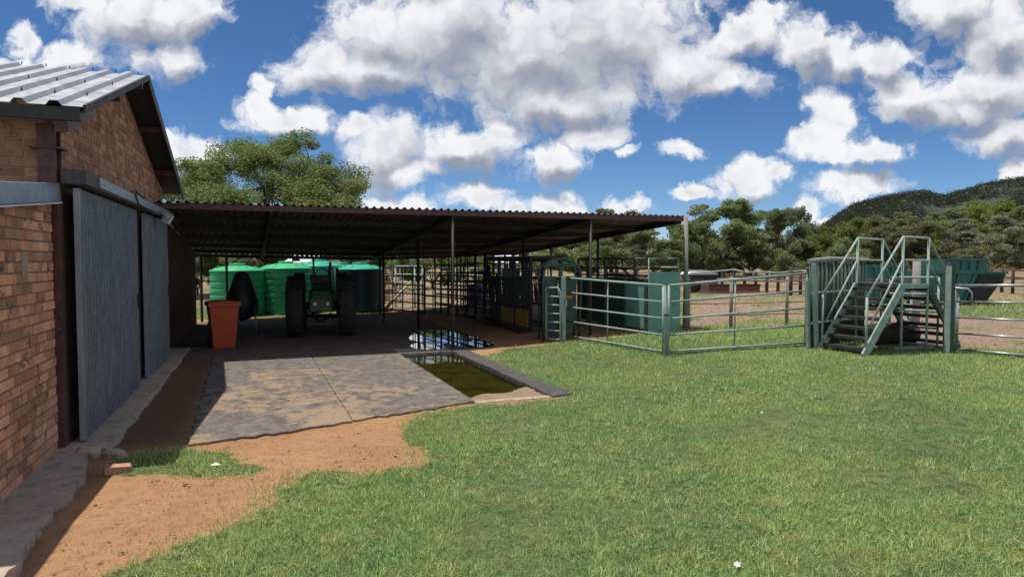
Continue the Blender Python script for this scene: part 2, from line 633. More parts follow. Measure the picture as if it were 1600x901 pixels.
M['pebble'] = mat('pebble', (0.30, 0.20, 0.13), (0.17, 0.11, 0.075), 2, 0.9, island=0.75)
M['hill_soil'] = mat('hill_soil', (0.045, 0.055, 0.034), (0.036, 0.044, 0.028), 0.05, 0.95, c3=(0.05, 0.04, 0.032), spots=0.05, spot_scale=0.02)  # cloud shade over the hill is put into these dark tones
L = {
    'olive': leaf_mat('olive_leaves', (0.225, 0.28, 0.11), (0.165, 0.215, 0.085), (0.34, 0.39, 0.16)),
    'acacia': leaf_mat('thorn_leaves', (0.135, 0.185, 0.065), (0.19, 0.235, 0.06), (0.28, 0.32, 0.11)),
    'dark': leaf_mat('dark_leaves', (0.16, 0.195, 0.088), (0.115, 0.145, 0.068), (0.25, 0.28, 0.13)),
    'lime': leaf_mat('lime_leaves', (0.185, 0.23, 0.045), (0.14, 0.18, 0.04), (0.28, 0.31, 0.07)),
    'silver': leaf_mat('silver_leaves', (0.26, 0.28, 0.18), (0.19, 0.22, 0.13), (0.36, 0.37, 0.26)),
    'brown': leaf_mat('brownish_leaves', (0.17, 0.18, 0.088), (0.13, 0.137, 0.07), (0.25, 0.25, 0.13)),
    'flower': leaf_mat('yellow_blossom', (0.33, 0.25, 0.02), (0.25, 0.2, 0.02), (0.4, 0.32, 0.04)),
    'hill': leaf_mat('hill_leaves', (0.052, 0.066, 0.040), (0.04, 0.052, 0.032), (0.08, 0.09, 0.052), 0.02),  # kept dark to paint in the cloud shadow on the hill
}


def ground_mat():
    m = bpy.data.materials.new('yard_ground')
    m.use_nodes = True
    nt = NT(m.node_tree)
    bs = nt.n['Principled BSDF']
    bs.inputs['Roughness'].default_value = 0.95
    bs.inputs['Specular IOR Level'].default_value = 0.15
    tc = nt.new('ShaderNodeTexCoord')
    P = tc.outputs['Object']
    ag = nt.new('ShaderNodeAttribute')
    ag.attribute_name = 'grass'
    av = nt.new('ShaderNodeAttribute')
    av.attribute_name = 'gravel'
    nA, nB, nC = nt.noise(P, 0.9, 5), nt.noise(P, 9, 6, 0.65), nt.noise(P, 70, 4, 0.6)
    dirt = nt.mix(nt.rng(nA.outputs[0], 0.35, 0.65), (0.50, 0.28, 0.143), (0.42, 0.225, 0.113))
    dirt = nt.mix(nt.rng(nB.outputs[0], 0.45, 0.75), dirt, (0.33, 0.165, 0.08))
    dirt = nt.mix(nt.math('MULTIPLY', nt.rng(nC.outputs[0], 0.55, 0.8), 0.5), dirt, (0.58, 0.38, 0.23))
    dirt = nt.mix(nt.math('MULTIPLY', nt.rng(nC.outputs[0], 0.45, 0.25), 0.55), dirt, (0.26, 0.13, 0.065))
    gr = nt.mix(nt.rng(nB.outputs[0], 0.35, 0.65), (0.35, 0.235, 0.17), (0.26, 0.17, 0.125))
    gr = nt.mix(nt.rng(nC.outputs[0], 0.5, 0.75), gr, (0.46, 0.37, 0.29))
    gs = nt.mix(nt.rng(nA.outputs[0], 0.35, 0.65), (0.125, 0.175, 0.06), (0.18, 0.215, 0.085))
    gs = nt.mix(nt.rng(nB.outputs[0], 0.4, 0.7), gs, (0.06, 0.08, 0.03))
    nG = nt.noise(P, 24, 5, 0.75)
    gs = nt.mix(nt.math('MULTIPLY', nt.rng(nG.outputs[0], 0.50, 0.36), 0.75), gs, (0.05, 0.075, 0.025))
    gs = nt.mix(nt.rng(nC.outputs[0], 0.55, 0.8), gs, (0.20, 0.19, 0.10))
    pert = nt.math('MULTIPLY', nt.math('SUBTRACT', nB.outputs[0], 0.5), 1.1)
    vo = nt.new('ShaderNodeTexVoronoi')
    vo.inputs['Scale'].default_value = 24
    nt.put(vo.inputs['Vector'], nt.vmath('ADD', P, nt.vmath('MULTIPLY', nB.outputs['Color'], (0.08, 0.08, 0)).outputs[0]).outputs[0])
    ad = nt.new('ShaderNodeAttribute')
    ad.attribute_name = 'shade_strip'
    dirt = nt.mix(nt.math('MULTIPLY', ad.outputs['Fac'], 0.85), dirt, (0.19, 0.105, 0.062))  # darkens the soil to paint the shade beside the barn
    clod = nt.math('MULTIPLY', nt.rng(vo.outputs['Distance'], 0.30, 0.12), nt.rng(nA.outputs[0], 0.42, 0.62))
    dirt = nt.mix(nt.math('MULTIPLY', clod, 0.45), dirt, (0.25, 0.125, 0.065))
    fg = nt.rng(nt.math('ADD', ag.outputs['Fac'], pert), 0.35, 0.65)
    fv = nt.rng(nt.math('ADD', av.outputs['Fac'], pert), 0.35, 0.65)
    col = nt.mix(fg, nt.mix(fv, dirt, gr), gs)
    nt.link(col, bs.inputs['Base Color'])
    bp = nt.new('ShaderNodeBump')
    bp.inputs['Strength'].default_value = 1.0
    bp.inputs['Distance'].default_value = 0.06
    nt.link(nt.math('ADD', nB.outputs[0], nt.math('MULTIPLY', nC.outputs[0], 0.35)), bp.inputs['Height'])
    nt.link(bp.outputs[0], bs.inputs['Normal'])
    return m


def apron_mat():
    m = bpy.data.materials.new('stained_concrete')
    m.use_nodes = True
    nt = NT(m.node_tree)
    bs = nt.n['Principled BSDF']
    bs.inputs['Roughness'].default_value = 0.9
    bs.inputs['Specular IOR Level'].default_value = 0.2
    P = nt.new('ShaderNodeTexCoord').outputs['Object']
    nA, nB, nC = nt.noise(P, 0.75, 7, 0.62, 1.1), nt.noise(P, 5.5, 7, 0.72, 0.6), nt.noise(P, 40, 5, 0.65)
    base = nt.mix(nt.rng(nB.outputs[0], 0.36, 0.62), (0.105, 0.090, 0.079), (0.19, 0.162, 0.140))
    base = nt.mix(nt.rng(nC.outputs[0], 0.58, 0.72), base, (0.30, 0.25, 0.215))
    nE = nt.noise(P, 14, 5, 0.7)
    base = nt.mix(nt.math('MULTIPLY', nt.rng(nE.outputs[0], 0.54, 0.66), 0.7), base, (0.068, 0.058, 0.051))
    base = nt.mix(nt.math('MULTIPLY', nt.rng(nE.outputs[0], 0.40, 0.30), 0.7), base, (0.30, 0.25, 0.21))
    sand = nt.mix(nt.rng(nC.outputs[0], 0.35, 0.65), (0.33, 0.235, 0.15), (0.26, 0.19, 0.128))
    k = nt.math('ADD', nt.math('MULTIPLY', nA.outputs[0], 0.62), nt.math('MULTIPLY', nB.outputs[0], 0.48))
    sep = nt.new('ShaderNodeSeparateXYZ')
    nt.link(P, sep.inputs[0])
    k = nt.math('ADD', k, nt.rng(sep.outputs[1], 7.0, 12.5, 0.075, -0.03, False))
    col = nt.mix(nt.rng(k, 0.565, 0.66), base, sand)
    nt.link(col, bs.inputs['Base Color'])
    bp = nt.new('ShaderNodeBump')
    bp.inputs['Strength'].default_value = 0.6
    bp.inputs['Distance'].default_value = 0.015
    nt.link(nt.math('ADD', nB.outputs[0], nt.math('MULTIPLY', nC.outputs[0], 0.4)), bp.inputs['Height'])
    nt.link(bp.outputs[0], bs.inputs['Normal'])
    return m


def water_mat(name, tint, fres=1.0):
    m = bpy.data.materials.new(name)
    m.use_nodes = True
    nt = NT(m.node_tree)
    nt.n.remove(nt.n['Principled BSDF'])
    out = nt.n['Material Output']
    fr = nt.new('ShaderNodeFresnel')
    fr.inputs['IOR'].default_value = 1.33
    tr = nt.new('ShaderNodeBsdfTransparent')
    tr.inputs[0].default_value = tint + (1,)
    gl = nt.new('ShaderNodeBsdfGlossy')
    gl.inputs['Roughness'].default_value = 0.015
    P = nt.new('ShaderNodeTexCoord').outputs['Object']
    nb = nt.noise(P, 5, 2)
    bp = nt.new('ShaderNodeBump')
    bp.inputs['Strength'].default_value = 0.02
    bp.inputs['Distance'].default_value = 0.02
    nt.link(nb.outputs[0], bp.inputs['Height'])
    nt.link(bp.outputs[0], gl.inputs['Normal'])
    mx = nt.new('ShaderNodeMixShader')
    nt.link(fr.outputs[0], mx.inputs[0])
    nt.link(tr.outputs[0], mx.inputs[1])
    nt.link(gl.outputs[0], mx.inputs[2])
    nt.link(mx.outputs[0], out.inputs['Surface'])
    return m


# ------------------------------------------------------------------ ground
def W2(*pp):
    r = []
    for p in pp:
        if p[0] == 'w':
            r.append((p[1], p[2]))
        elif p[0] == 't':
            q = T(p[1], p[2])
            r.append((q.x, q.y))
        else:
            q = gp(*p)
            r.append((q.x, q.y))
    return r


LAWN = W2((130, 905), (190, 882), (255, 852), (330, 822), (400, 788), (440, 752), (500, 742), (600, 740), (690, 724), (655, 706), (628, 674),
          (660, 654), (700, 642), (742, 633), (800, 628), (878, 621), (820, 596), (775, 575), (745, 556), (790, 546), (860, 537), (905, 531),
          (1000, 524), (1060, 520), (1130, 517), (1200, 512), (1262, 509), (1320, 520), (1400, 528), (1482, 541), (1520, 541), (1600, 548), ('w', 14, 12.4), ('w', 16, 2), ('w', 2, 1.5), ('w', -1.5, 2.4))
PATCH = W2((176, 750), (188, 716), (292, 701), (345, 706), (372, 722), (428, 734), (350, 744), (290, 740), (235, 748))
PADDOCK = W2((1070, 521), (1130, 515), (1200, 510), (1262, 507), (1320, 518), (1400, 526), (1482, 539), (1520, 539), (1600, 546), ('w', 14, 12.8), ('w', 34, 20), (1600, 499), (1500, 493), (1440, 490),
             (1390, 483), (1300, 476), (1250, 475), (1180, 479), (1150, 471), (1085, 470))
PENDIRT = W2((600, 487), (655, 490), (760, 500), (860, 512), (1010, 505), (1010, 452), (860, 448), (700, 448), (600, 452))
SANDPATH = W2((1110, 466), (1150, 466), (1200, 461), (1262, 456), (1262, 452), (1195, 456), (1120, 461))


def masks(X, Y, jit=None):
    t, n = tn(X, Y)
    wob = (fbm(X * 1.6, Y * 1.6, 5) - 0.5) * 0.55 + (fbm(X * 6, Y * 6, 55) - 0.5) * 0.22
    wob2 = (fbm(X * 1.6 + 31, Y * 1.6, 9) - 0.5) * 0.55 + (fbm(X * 6 + 7, Y * 6, 59) - 0.5) * 0.22
    Xw, Yw = X + wob, Y + wob2

    def soft(poly, x, y, r):
        if jit is not None:
            return inside(poly, x + jit[0] * r, y + jit[1] * r).astype(float)
        acc = np.zeros(np.shape(x))
        for q in range(8):
            acc += inside(poly, x + r * math.cos(q * math.pi / 4) * (0.5 + 0.5 * (q % 2)), y + r * math.sin(q * math.pi / 4) * (0.5 + 0.5 * (q % 2)))
        return acc / 8
    g = np.zeros(np.shape(X))
    g[Y > 16.6] = 0.8
    left = (n < -7) | (t < 0.5)
    g[left] = 0.7
    lawn = soft(LAWN, Xw, Yw, 0.16)
    g = np.maximum(g, lawn)
    g = np.maximum(g, 0.9 * soft(PATCH, X + wob * 0.6, Y + wob2 * 0.6, 0.10))
    far = (Y > 24)
    g[far] = np.clip(0.30 + 0.9 * (fbm(X[far] * 0.22, Y[far] * 0.22, 41) - 0.35), 0.1, 0.8)
    pad = inside(PADDOCK, Xw, Yw)
    g[pad] = np.clip((fbm(X[pad] * 0.7, Y[pad] * 0.7, 83) - 0.50) * 3.0, 0, 0.5)
    pen = inside(PENDIRT, Xw, Yw)
    g[pen] = 0.42
    sand = inside(SANDPATH, X, Y)
    g[sand] = 0.0
    shed = (t > 12.2) & (t < 22.0) & (n > -2) & (n < 9.4) & (lawn < 0.5)
    g[shed] = 0
    v = np.where(pad, 1.0, np.where(pen, 0.6, np.where(far, 0.6, 0.0)))
    return g, v


def axis_pts(lo, a, b, hi, step, grow):
    pts = list(np.arange(a, b + step / 2, step))
    s, x = step, pts[-1]
    while x < hi:
        s *= grow
        x += s
        pts.append(x)
    s, x = step, pts[0]
    while x > lo:
        s *= grow
        x -= s
        pts.insert(0, x)
    return np.array(pts)


def build_ground():
    gx = axis_pts(-1500, -6, 12, 1500, 0.10, 1.09)
    gy = axis_pts(-200, 2.5, 22, 2600, 0.10, 1.07)
    X, Y = np.meshgrid(gx, gy)
    Z = gz(X, Y)
    t, n = tn(X, Y)
    g, v = masks(X, Y)
    flat = (t > 6.9) & (t < 13.5) & (n > -0.7) & (n < 4.1)
    Z = Z + np.where(flat, 0, (fbm(X * 1.3, Y * 1.3, 3) - 0.5) * 0.05 + (fbm(X * 6, Y * 6, 8) - 0.5) * 0.018)
    nx, ny = len(gx), len(gy)
    V = np.stack([X.ravel(), Y.ravel(), Z.ravel()], 1)
    i = np.arange(nx - 1)[None, :] + np.arange(ny - 1)[:, None] * nx
    Fa = np.stack([i, i + 1, i + 1 + nx, i + nx], -1).reshape(-1, 4)
    me = np_mesh('ground', V, Fa, True)
    shade_strip = sstep(t, 6.9, 7.5) * (1 - sstep(n, -0.75, -0.5)) * (1 - sstep(t, 14, 15))  # strip along the barn where shade is painted into the soil colour
    for nm, arr in (('grass', g), ('gravel', v), ('shade_strip', shade_strip)):
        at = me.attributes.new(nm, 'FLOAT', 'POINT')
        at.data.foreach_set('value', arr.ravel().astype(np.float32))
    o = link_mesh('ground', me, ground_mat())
    tag(o, kind='structure')


build_ground()

AP = apron_mat()


def slab(name, poly, z1, thick, m, rough_edge=0.03):
    """slab from a polygon in (n, t), edges broken up a little"""
    pts = []
    k = len(poly)
    for i in range(k):
        a, b = Vector(poly[i]), Vector(poly[(i + 1) % k])
        rr = rough_edge[i % len(rough_edge)] if isinstance(rough_edge, (list, tuple)) else rough_edge
        steps = max(1, int((b - a).length / (0.07 if rr > 0.02 else 0.12)))
        for s in range(steps):
            p = a.lerp(b, s / steps)
            if 0 < s:
                p = p + Vector((random.uniform(-1, 1), random.uniform(-1, 1))) * rr
            pts.append((p.x, p.y))
    mb = MB().prism(pts, z1 - thick, z1, 'xy')
    o = mb.build(name, m)
    o.rotation_euler = (0, 0, ROT)
    tag(o, kind='structure')
    return o


slab('concrete_apron', [(-0.57, 7.08), (0.3, 7.25), (1.035, 7.46), (1.045, 13.2), (-0.62, 13.2)], 0.026, 0.2, AP, (0.04, 0.04, 0.006, 0.01, 0.02))
slab('concrete_apron', [(1.05, 7.52), (1.8, 7.70), (2.52, 7.95), (2.62, 8.0), (2.62, 12.62), (2.62, 13.2), (1.055, 13.2)], 0.023, 0.2, AP, (0.04, 0.04, 0.02, 0.008, 0.008, 0.01, 0.006))
slab('shed_floor', [(-1.45, 13.21), (4.05, 13.21), (4.6, 14.5), (4.9, 20.9), (-1.4, 20.9)], 0.030, 0.15, mat('shed_floor_dirt', (0.20, 0.145, 0.11), (0.13, 0.095, 0.075), 2, 0.85, bump=0.5), 0.03)
# trough beside the apron: mud bottom, kerb and standing water
slab('trough_bottom', [(2.625, 8.02), (3.66, 8.02), (3.66, 12.6), (2.625, 12.6)], -0.085, 0.03, mat('mud', (0.10, 0.095, 0.035), (0.065, 0.066, 0.025), 3, 0.9, c3=(0.035, 0.045, 0.016), spots=0.4, spot_scale=2), 0)
slab('sand_bank', [(2.63, 8.03), (3.655, 8.03), (3.655, 8.75), (3.2, 8.45), (2.9, 8.5), (2.63, 8.3)], -0.008, 0.07, mat('wet_sand', (0.30, 0.20, 0.125), (0.22, 0.15, 0.09), 4, 0.9, bump=0.6), 0.03)
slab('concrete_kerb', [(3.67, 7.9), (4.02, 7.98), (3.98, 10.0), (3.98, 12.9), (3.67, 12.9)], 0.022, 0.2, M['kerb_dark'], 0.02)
slab('concrete_kerb', [(2.64, 7.92), (3.66, 7.92), (3.66, 8.04), (2.64, 8.04)], 0.005, 0.12, M['concrete_edge'], 0.01)
slab('concrete_kerb', [(2.63, 12.56), (3.66, 12.56), (3.66, 13.2), (2.63, 13.2)], 0.022, 0.15, M['concrete_edge'], 0.012)


def water(name, poly, z, m):
    pts = []
    k = len(poly)
    for i in range(k):
        a, b, c, d = (Vector(poly[(i + j) % k]) for j in (-1, 0, 1, 2))
        for s in range(6):
            u = s / 6
            p = 0.5 * ((2 * b) + (c - a) * u + (2 * a - 5 * b + 4 * c - d) * u * u + (3 * b - a - 3 * c + d) * u ** 3)
            f = 0.10 * (float(fbm(p.x * 4, p.y * 4, 71)) - 0.5) * 2
            pts.append((p.x + f, p.y + f * 1.6))
    mb = MB()
    mb.add([(p[0], p[1], z) for p in pts], [tuple(range(len(pts)))])
    o = mb.build(name, m)
    o.rotation_euler = (0, 0, ROT)
    tag(o, kind='structure')


WM = water_mat('murky_water', (0.58, 0.56, 0.30))
mbw = MB()
mbw.add([(2.628, 8.03, -0.022), (3.658, 8.03, -0.022), (3.658, 12.55, -0.022), (2.628, 12.55, -0.022)], [(0, 1, 2, 3)])
ow = mbw.build('water', WM)
ow.rotation_euler = (0, 0, ROT)
tag(ow, kind='structure')
PD = [tn(*gp(px, py, True).xy)[::-1] for px, py in ((640, 530), (648, 522), (680, 517), (712, 519), (745, 530), (772, 542), (735, 546), (700, 540), (668, 540), (650, 537))]
water('puddle', PD, 0.034, WM)
PD2 = [tn(*gp(px, py, True).xy)[::-1] for px, py in ((642, 541), (668, 535), (690, 541), (694, 547), (668, 549), (650, 547))]
water('puddle', PD2, 0.034, WM)

# plinth along the lean-to wall and step under the sliding doors
slab('concrete_plinth', [(-1.72, 4.0), (-1.24, 4.0), (-1.30, 5.2), (-1.26, 5.9), (-1.32, 6.7), (-1.40, 7.02), (-1.72, 7.02)], 0.07, 0.2, M['concrete_edge'], (0.01, 0.03, 0.03, 0.03, 0.03, 0.02, 0.01))
slab('concrete_step', [(-1.70, 7.06), (-1.22, 7.06), (-1.20, 9.0), (-1.16, 11.0), (-1.13, 13.3), (-1.10, 14.6), (-1.70, 14.6)], 0.065, 0.2, M['step_concrete'], (0.04, 0.025, 0.025, 0.025, 0.02, 0.01, 0.01))

# ------------------------------------------------------------------ grass and stones
def grass_mat():
    m = bpy.data.materials.new('grass_blades')
    m.use_nodes = True
    nt = NT(m.node_tree)
    nt.n.remove(nt.n['Principled BSDF'])
    out = nt.n['Material Output']
    ge = nt.new('ShaderNodeNewGeometry')
    P = nt.new('ShaderNodeTexCoord').outputs['Object']
    nA, nB = nt.noise(P, 0.55, 4), nt.noise(P, 3.2, 5, 0.65)
    r = ge.outputs['Random Per Island']
    nC = nt.noise(P, 14.0, 3, 0.6)
    col = nt.mix(nt.rng(nA.outputs[0], 0.36, 0.64), (0.21, 0.385, 0.13), (0.34, 0.46, 0.145))
    col = nt.mix(nt.rng(nC.outputs[0], 0.55, 0.72), col, (0.44, 0.58, 0.24))
    col = nt.mix(nt.rng(nC.outputs[0], 0.42, 0.28), col, (0.09, 0.19, 0.05))
    col = nt.mix(nt.rng(nB.outputs[0], 0.45, 0.70), col, (0.44, 0.48, 0.16))
    col = nt.mix(nt.rng(nB.outputs[0], 0.40, 0.22), col, (0.12, 0.25, 0.07))
    col = nt.mix(nt.math('MULTIPLY', nt.math('POWER', r, 4.0), 0.7), col, (0.46, 0.45, 0.24))
    nD = nt.noise(P, 1.3, 5, 0.7)
    col = nt.mix(nt.math('MULTIPLY', nt.rng(nD.outputs[0], 0.54, 0.70), 0.65), col, (0.52, 0.50, 0.25))
    hv = nt.new('ShaderNodeHueSaturation')
    nt.put(hv.inputs['Value'], nt.rng(r, 0, 1, 0.55, 1.55, False))
    nt.link(col, hv.inputs['Color'])
    d = nt.new('ShaderNodeBsdfDiffuse')
    t = nt.new('ShaderNodeBsdfTranslucent')
    nt.link(hv.outputs[0], d.inputs[0])
    nt.link(hv.outputs[0], t.inputs[0])
    mx = nt.new('ShaderNodeMixShader')
    mx.inputs[0].default_value = 0.35
    nt.link(d.outputs[0], mx.inputs[1])
    nt.link(t.outputs[0], mx.inputs[2])
    nt.link(mx.outputs[0], out.inputs['Surface'])
    return m


def build_grass():
    bands = [(3.0, 5.2, 13000, 1.0), (5.2, 8.0, 8500, 1.2), (8.0, 12.0, 3600, 1.7), (12.0, 17.5, 1300, 2.5), (17.5, 30.0, 130, 4.0)]
    Vs = []
    for y0, y1, den, sc in bands:
        half = y1 * 0.80 + 2.4
        area = 2 * half * (y1 - y0)
        N = int(area * den)
        X = rng.uniform(-half, half, N)
        Y = rng.uniform(y0, y1, N)
        ok = (X < Y * 0.80 + 2.4) & (X > -Y * 0.80 - 0.2)
        X, Y = X[ok], Y[ok]
        g, _ = masks(X, Y, (rng.normal(0, 0.9, len(X)), rng.normal(0, 0.9, len(X))))
        clump = fbm(X * 2.2, Y * 2.2, 21)
        thin = fbm(X * 0.9 + 9, Y * 0.9, 33)
        keep = rng.uniform(0, 1, len(X)) < g * np.clip(0.42 + 1.6 * (thin - 0.27), 0.38, 1)
        X, Y, clump = X[keep], Y[keep], clump[keep]
        N = len(X)
        tt, nn = tn(X, Y)
        tall = 1 + 1.0 * ((tt > 10.7) & (nn > 6.6))
        fine = vnoise(X * 11, Y * 11, 61)
        tuft = np.clip((clump - 0.55) * 5, 0, 1) * 0.7 + np.clip((fine - 0.72) * 6, 0, 1) * 0.9
        h = rng.uniform(0.012, 0.034, N) * (1 + 0.9 * tuft) * sc ** 0.55 * tall
        w = rng.uniform(0.0020, 0.0040, N) * sc
        a = rng.uniform(0, 2 * math.pi, N)
        lean = rng.uniform(0.3, 1.45, N)
        Z = gz(X, Y) - 0.004
        ca, sa = np.cos(a), np.sin(a)
        la = a + rng.uniform(0.6, 2.5, N)
        dx, dy = np.cos(la) * np.sin(lean) * h, np.sin(la) * np.sin(lean) * h
        b0 = np.stack([X - ca * w, Y - sa * w, Z], 1)
        b1 = np.stack([X + ca * w, Y + sa * w, Z], 1)
        tip = np.stack([X + dx, Y + dy, Z + np.cos(lean) * h + 0.006], 1)
        Vs.append(np.stack([b0, b1, tip], 1).reshape(-1, 3))
    # taller weedy tufts and flat dry stalks
    for cnt, y0, y1, k, h0, h1, wd, flat in ((900, 3.2, 13, 26, 0.035, 0.085, 0.0032, 0.55), (5000, 3.2, 12, 1, 0.03, 0.09, 0.0022, 0.05)):
        Yc = y0 + (y1 - y0) * rng.uniform(0, 1, cnt) ** 1.3
        Xc = rng.uniform(-0.8, 0.8, cnt) * Yc
        g, _ = masks(Xc, Yc)
        ok = g > 0.8
        X = np.repeat(Xc[ok], k) + rng.normal(0, 0.035 if k > 1 else 0, ok.sum() * k)
        Y = np.repeat(Yc[ok], k) + rng.normal(0, 0.035 if k > 1 else 0, ok.sum() * k)
        N = len(X)
        h = rng.uniform(h0, h1, N)
        w = wd * (1 + 0.12 * (Y - 3))
        a = rng.uniform(0, 6.283, N)
        la = a + rng.uniform(1.2, 1.9, N)
        up = h * rng.uniform(0.5, 1.0, N) if k > 1 else 0.016
        ou = np.sqrt(np.maximum(h * h - np.square(up), 1e-6))
        Z = gz(X, Y) + (0 if k > 1 else 0.012)
        b0 = np.stack([X - np.cos(a) * w, Y - np.sin(a) * w, Z], 1)
        b1 = np.stack([X + np.cos(a) * w, Y + np.sin(a) * w, Z], 1)
        tip = np.stack([X + np.cos(la) * ou, Y + np.sin(la) * ou, Z + up], 1)
        Vs.append(np.stack([b0, b1, tip], 1).reshape(-1, 3))
    V = np.concatenate(Vs)
    Fa = np.arange(len(V)).reshape(-1, 3)
    me = np_mesh('grass', V, Fa)
    o = link_mesh('grass', me, grass_mat())
    tag(o, 'short patchy green lawn grass across the yard', 'grass', kind='stuff')


build_grass()


def build_pebbles():
    base = np.array([(1, 0, 0), (-1, 0, 0), (0, 1, 0), (0, -1, 0), (0, 0, 0.8), (0, 0, -0.8)], float)
    fc = np.array([(0, 2, 4), (2, 1, 4), (1, 3, 4), (3, 0, 4), (2, 0, 5), (1, 2, 5), (3, 1, 5), (0, 3, 5)])
    V, Fa = [], []
    for y0, y1, N, s0, s1 in ((3.2, 9, 26000, 0.0025, 0.010), (3.2, 9, 900, 0.010, 0.022), (12, 30, 2600, 0.015, 0.05)):
        X = rng.uniform(-y1 * 0.8, y1 * 0.8, N)
        Y = rng.uniform(y0, y1, N)
        g, v = masks(X, Y)
        t, n = tn(X, Y)
        ok = (g < 0.1) & (np.abs(X) < Y * 0.8) & (n > -1.2) & ~((t > 7) & (t < 22) & (n < 9.4))
        X, Y = X[ok], Y[ok]
        for x, y in zip(X, Y):
            s = rng.uniform(s0, s1)
            a = rng.uniform(0, 6.28)
            R = np.array([[math.cos(a), -math.sin(a), 0], [math.sin(a), math.cos(a), 0], [0, 0, 1]])
            p = (base * rng.uniform(0.6, 1.2, (6, 1)) * s * np.array([1, 0.75, 0.55])) @ R.T + np.array([x, y, float(gz(x, y)) + s * 0.2])
            Fa.append(fc + 6 * len(V))
            V.append(p)
    me = np_mesh('gravel', np.concatenate(V), np.concatenate(Fa))
    o = link_mesh('gravel', me, M['pebble'])
    tag(o, 'small loose stones scattered on bare reddish dirt', 'gravel', kind='stuff')


build_pebbles()

# ------------------------------------------------------------------ roof line of the open shed
SN0, SN1 = -1.52, 9.42
ST0 = 12.98


def shed_back(n):
    return 21.8 + (n - SN0) / (SN1 - SN0) * 2.2


def shed_z(n, t):
    k = (n - SN0) / (SN1 - SN0)
    sl = 0.093 - 0.028 * max(0, (k - 0.5) * 2) ** 1.0
    return 2.775 - (t - ST0) * sl


# ------------------------------------------------------------------ brick barn
WN = -1.65            # plane of the gable wall
T0, T1 = 7.30, 14.10  # gable corners
TA = 10.55            # ridge
EAVE, RIDGE = 3.14, 4.30


def rake(t):
    return RIDGE - abs(t - TA) * (RIDGE - EAVE) / (TA - 7.0)


def corrugated(mb, n0, n1, t0, t1, zf, pitch, rib, thick=0.006, axis='n', flatw=0.5, sub=4):
    """trapezoid ribbed sheet; ribs run along t, repeat along n; zf(n,t) is the sheet height"""
    xs = []
    n = n0
    while n < n1 - 1e-6:
        for u, h in ((0, 0), (0.50, 0), (0.62, rib), (0.86, rib), (0.98, 0)):
            x = n + u * pitch
            if x <= n1:
                xs.append((x, h))
        n += pitch
    xs.append((n1, 0))
    ts = [t0 + (t1 - t0) * i / sub for i in range(sub + 1)]
    top = [(x, t, zf(x, t) + h) for t in ts for x, h in xs]
    bot = [(x, t, z - thick) for x, t, z in top]
    k = len(xs)
    off = len(top)
    Fc = []
    for j in range(sub):
        for i in range(k - 1):
            a = j * k + i
            Fc.append((a, a + 1, a + 1 + k, a + k))
            Fc.append((off + a, off + a + k, off + a + 1 + k, off + a + 1))
    for i in range(k - 1):
        Fc.append((i, off + i, off + i + 1, i + 1))
        a = sub * k + i
        Fc.append((a, a + 1, off + a + 1, off + a))
    for j in range(sub):
        a = j * k
        Fc.append((a, a + k, off + a + k, off + a))
        a = j * k + k - 1
        Fc.append((a, off + a, off + a + k, a + k))
    mb.add(top + bot, Fc)


def bricks(mb, u0, u1, z0, z1, to3, keep=None, course=0.0865, proud=0.006):
    """courses of separate slightly uneven bricks; to3(u, z, out) -> local point"""
    r = 0
    z = z0
    while z + 0.02 < z1:
        head = (r % 4 == 3)
        bl = 0.108 if head else 0.222
        step = bl + 0.0115
        u = u0 - (0.11 if r % 2 else 0.0) - random.uniform(0, 0.03)
        while u < u1:
            a, b = max(u, u0), min(u + bl, u1)
            zt = min(z + course - 0.0125, z1)
            if b - a > 0.03 and (keep is None or keep((a + b) / 2, (z + zt) / 2)):
                j = lambda: random.uniform(-0.0022, 0.0022)
                o = proud + random.uniform(-0.003, 0.004)
                e = 0.004
                P = []
                for uu, zz, oo in ((a, z, -0.02), (b, z, -0.02), (b, zt, -0.02), (a, zt, -0.02),
                                   (a, z, o - e), (b, z, o - e), (b, zt, o - e), (a, zt, o - e),
                                   (a + e, z + e, o), (b - e, z + e, o), (b - e, zt - e, o), (a + e, zt - e, o)):
                    P.append(to3(uu + j(), zz + j(), oo + j() * 0.6))
                mb.add(P, [(0, 1, 5, 4), (1, 2, 6, 5), (2, 3, 7, 6), (3, 0, 4, 7), (4, 5, 9, 8), (5, 6, 10, 9), (6, 7, 11, 10), (7, 4, 8, 11), (8, 9, 10, 11)])
            u += step
        z += course
        r += 1


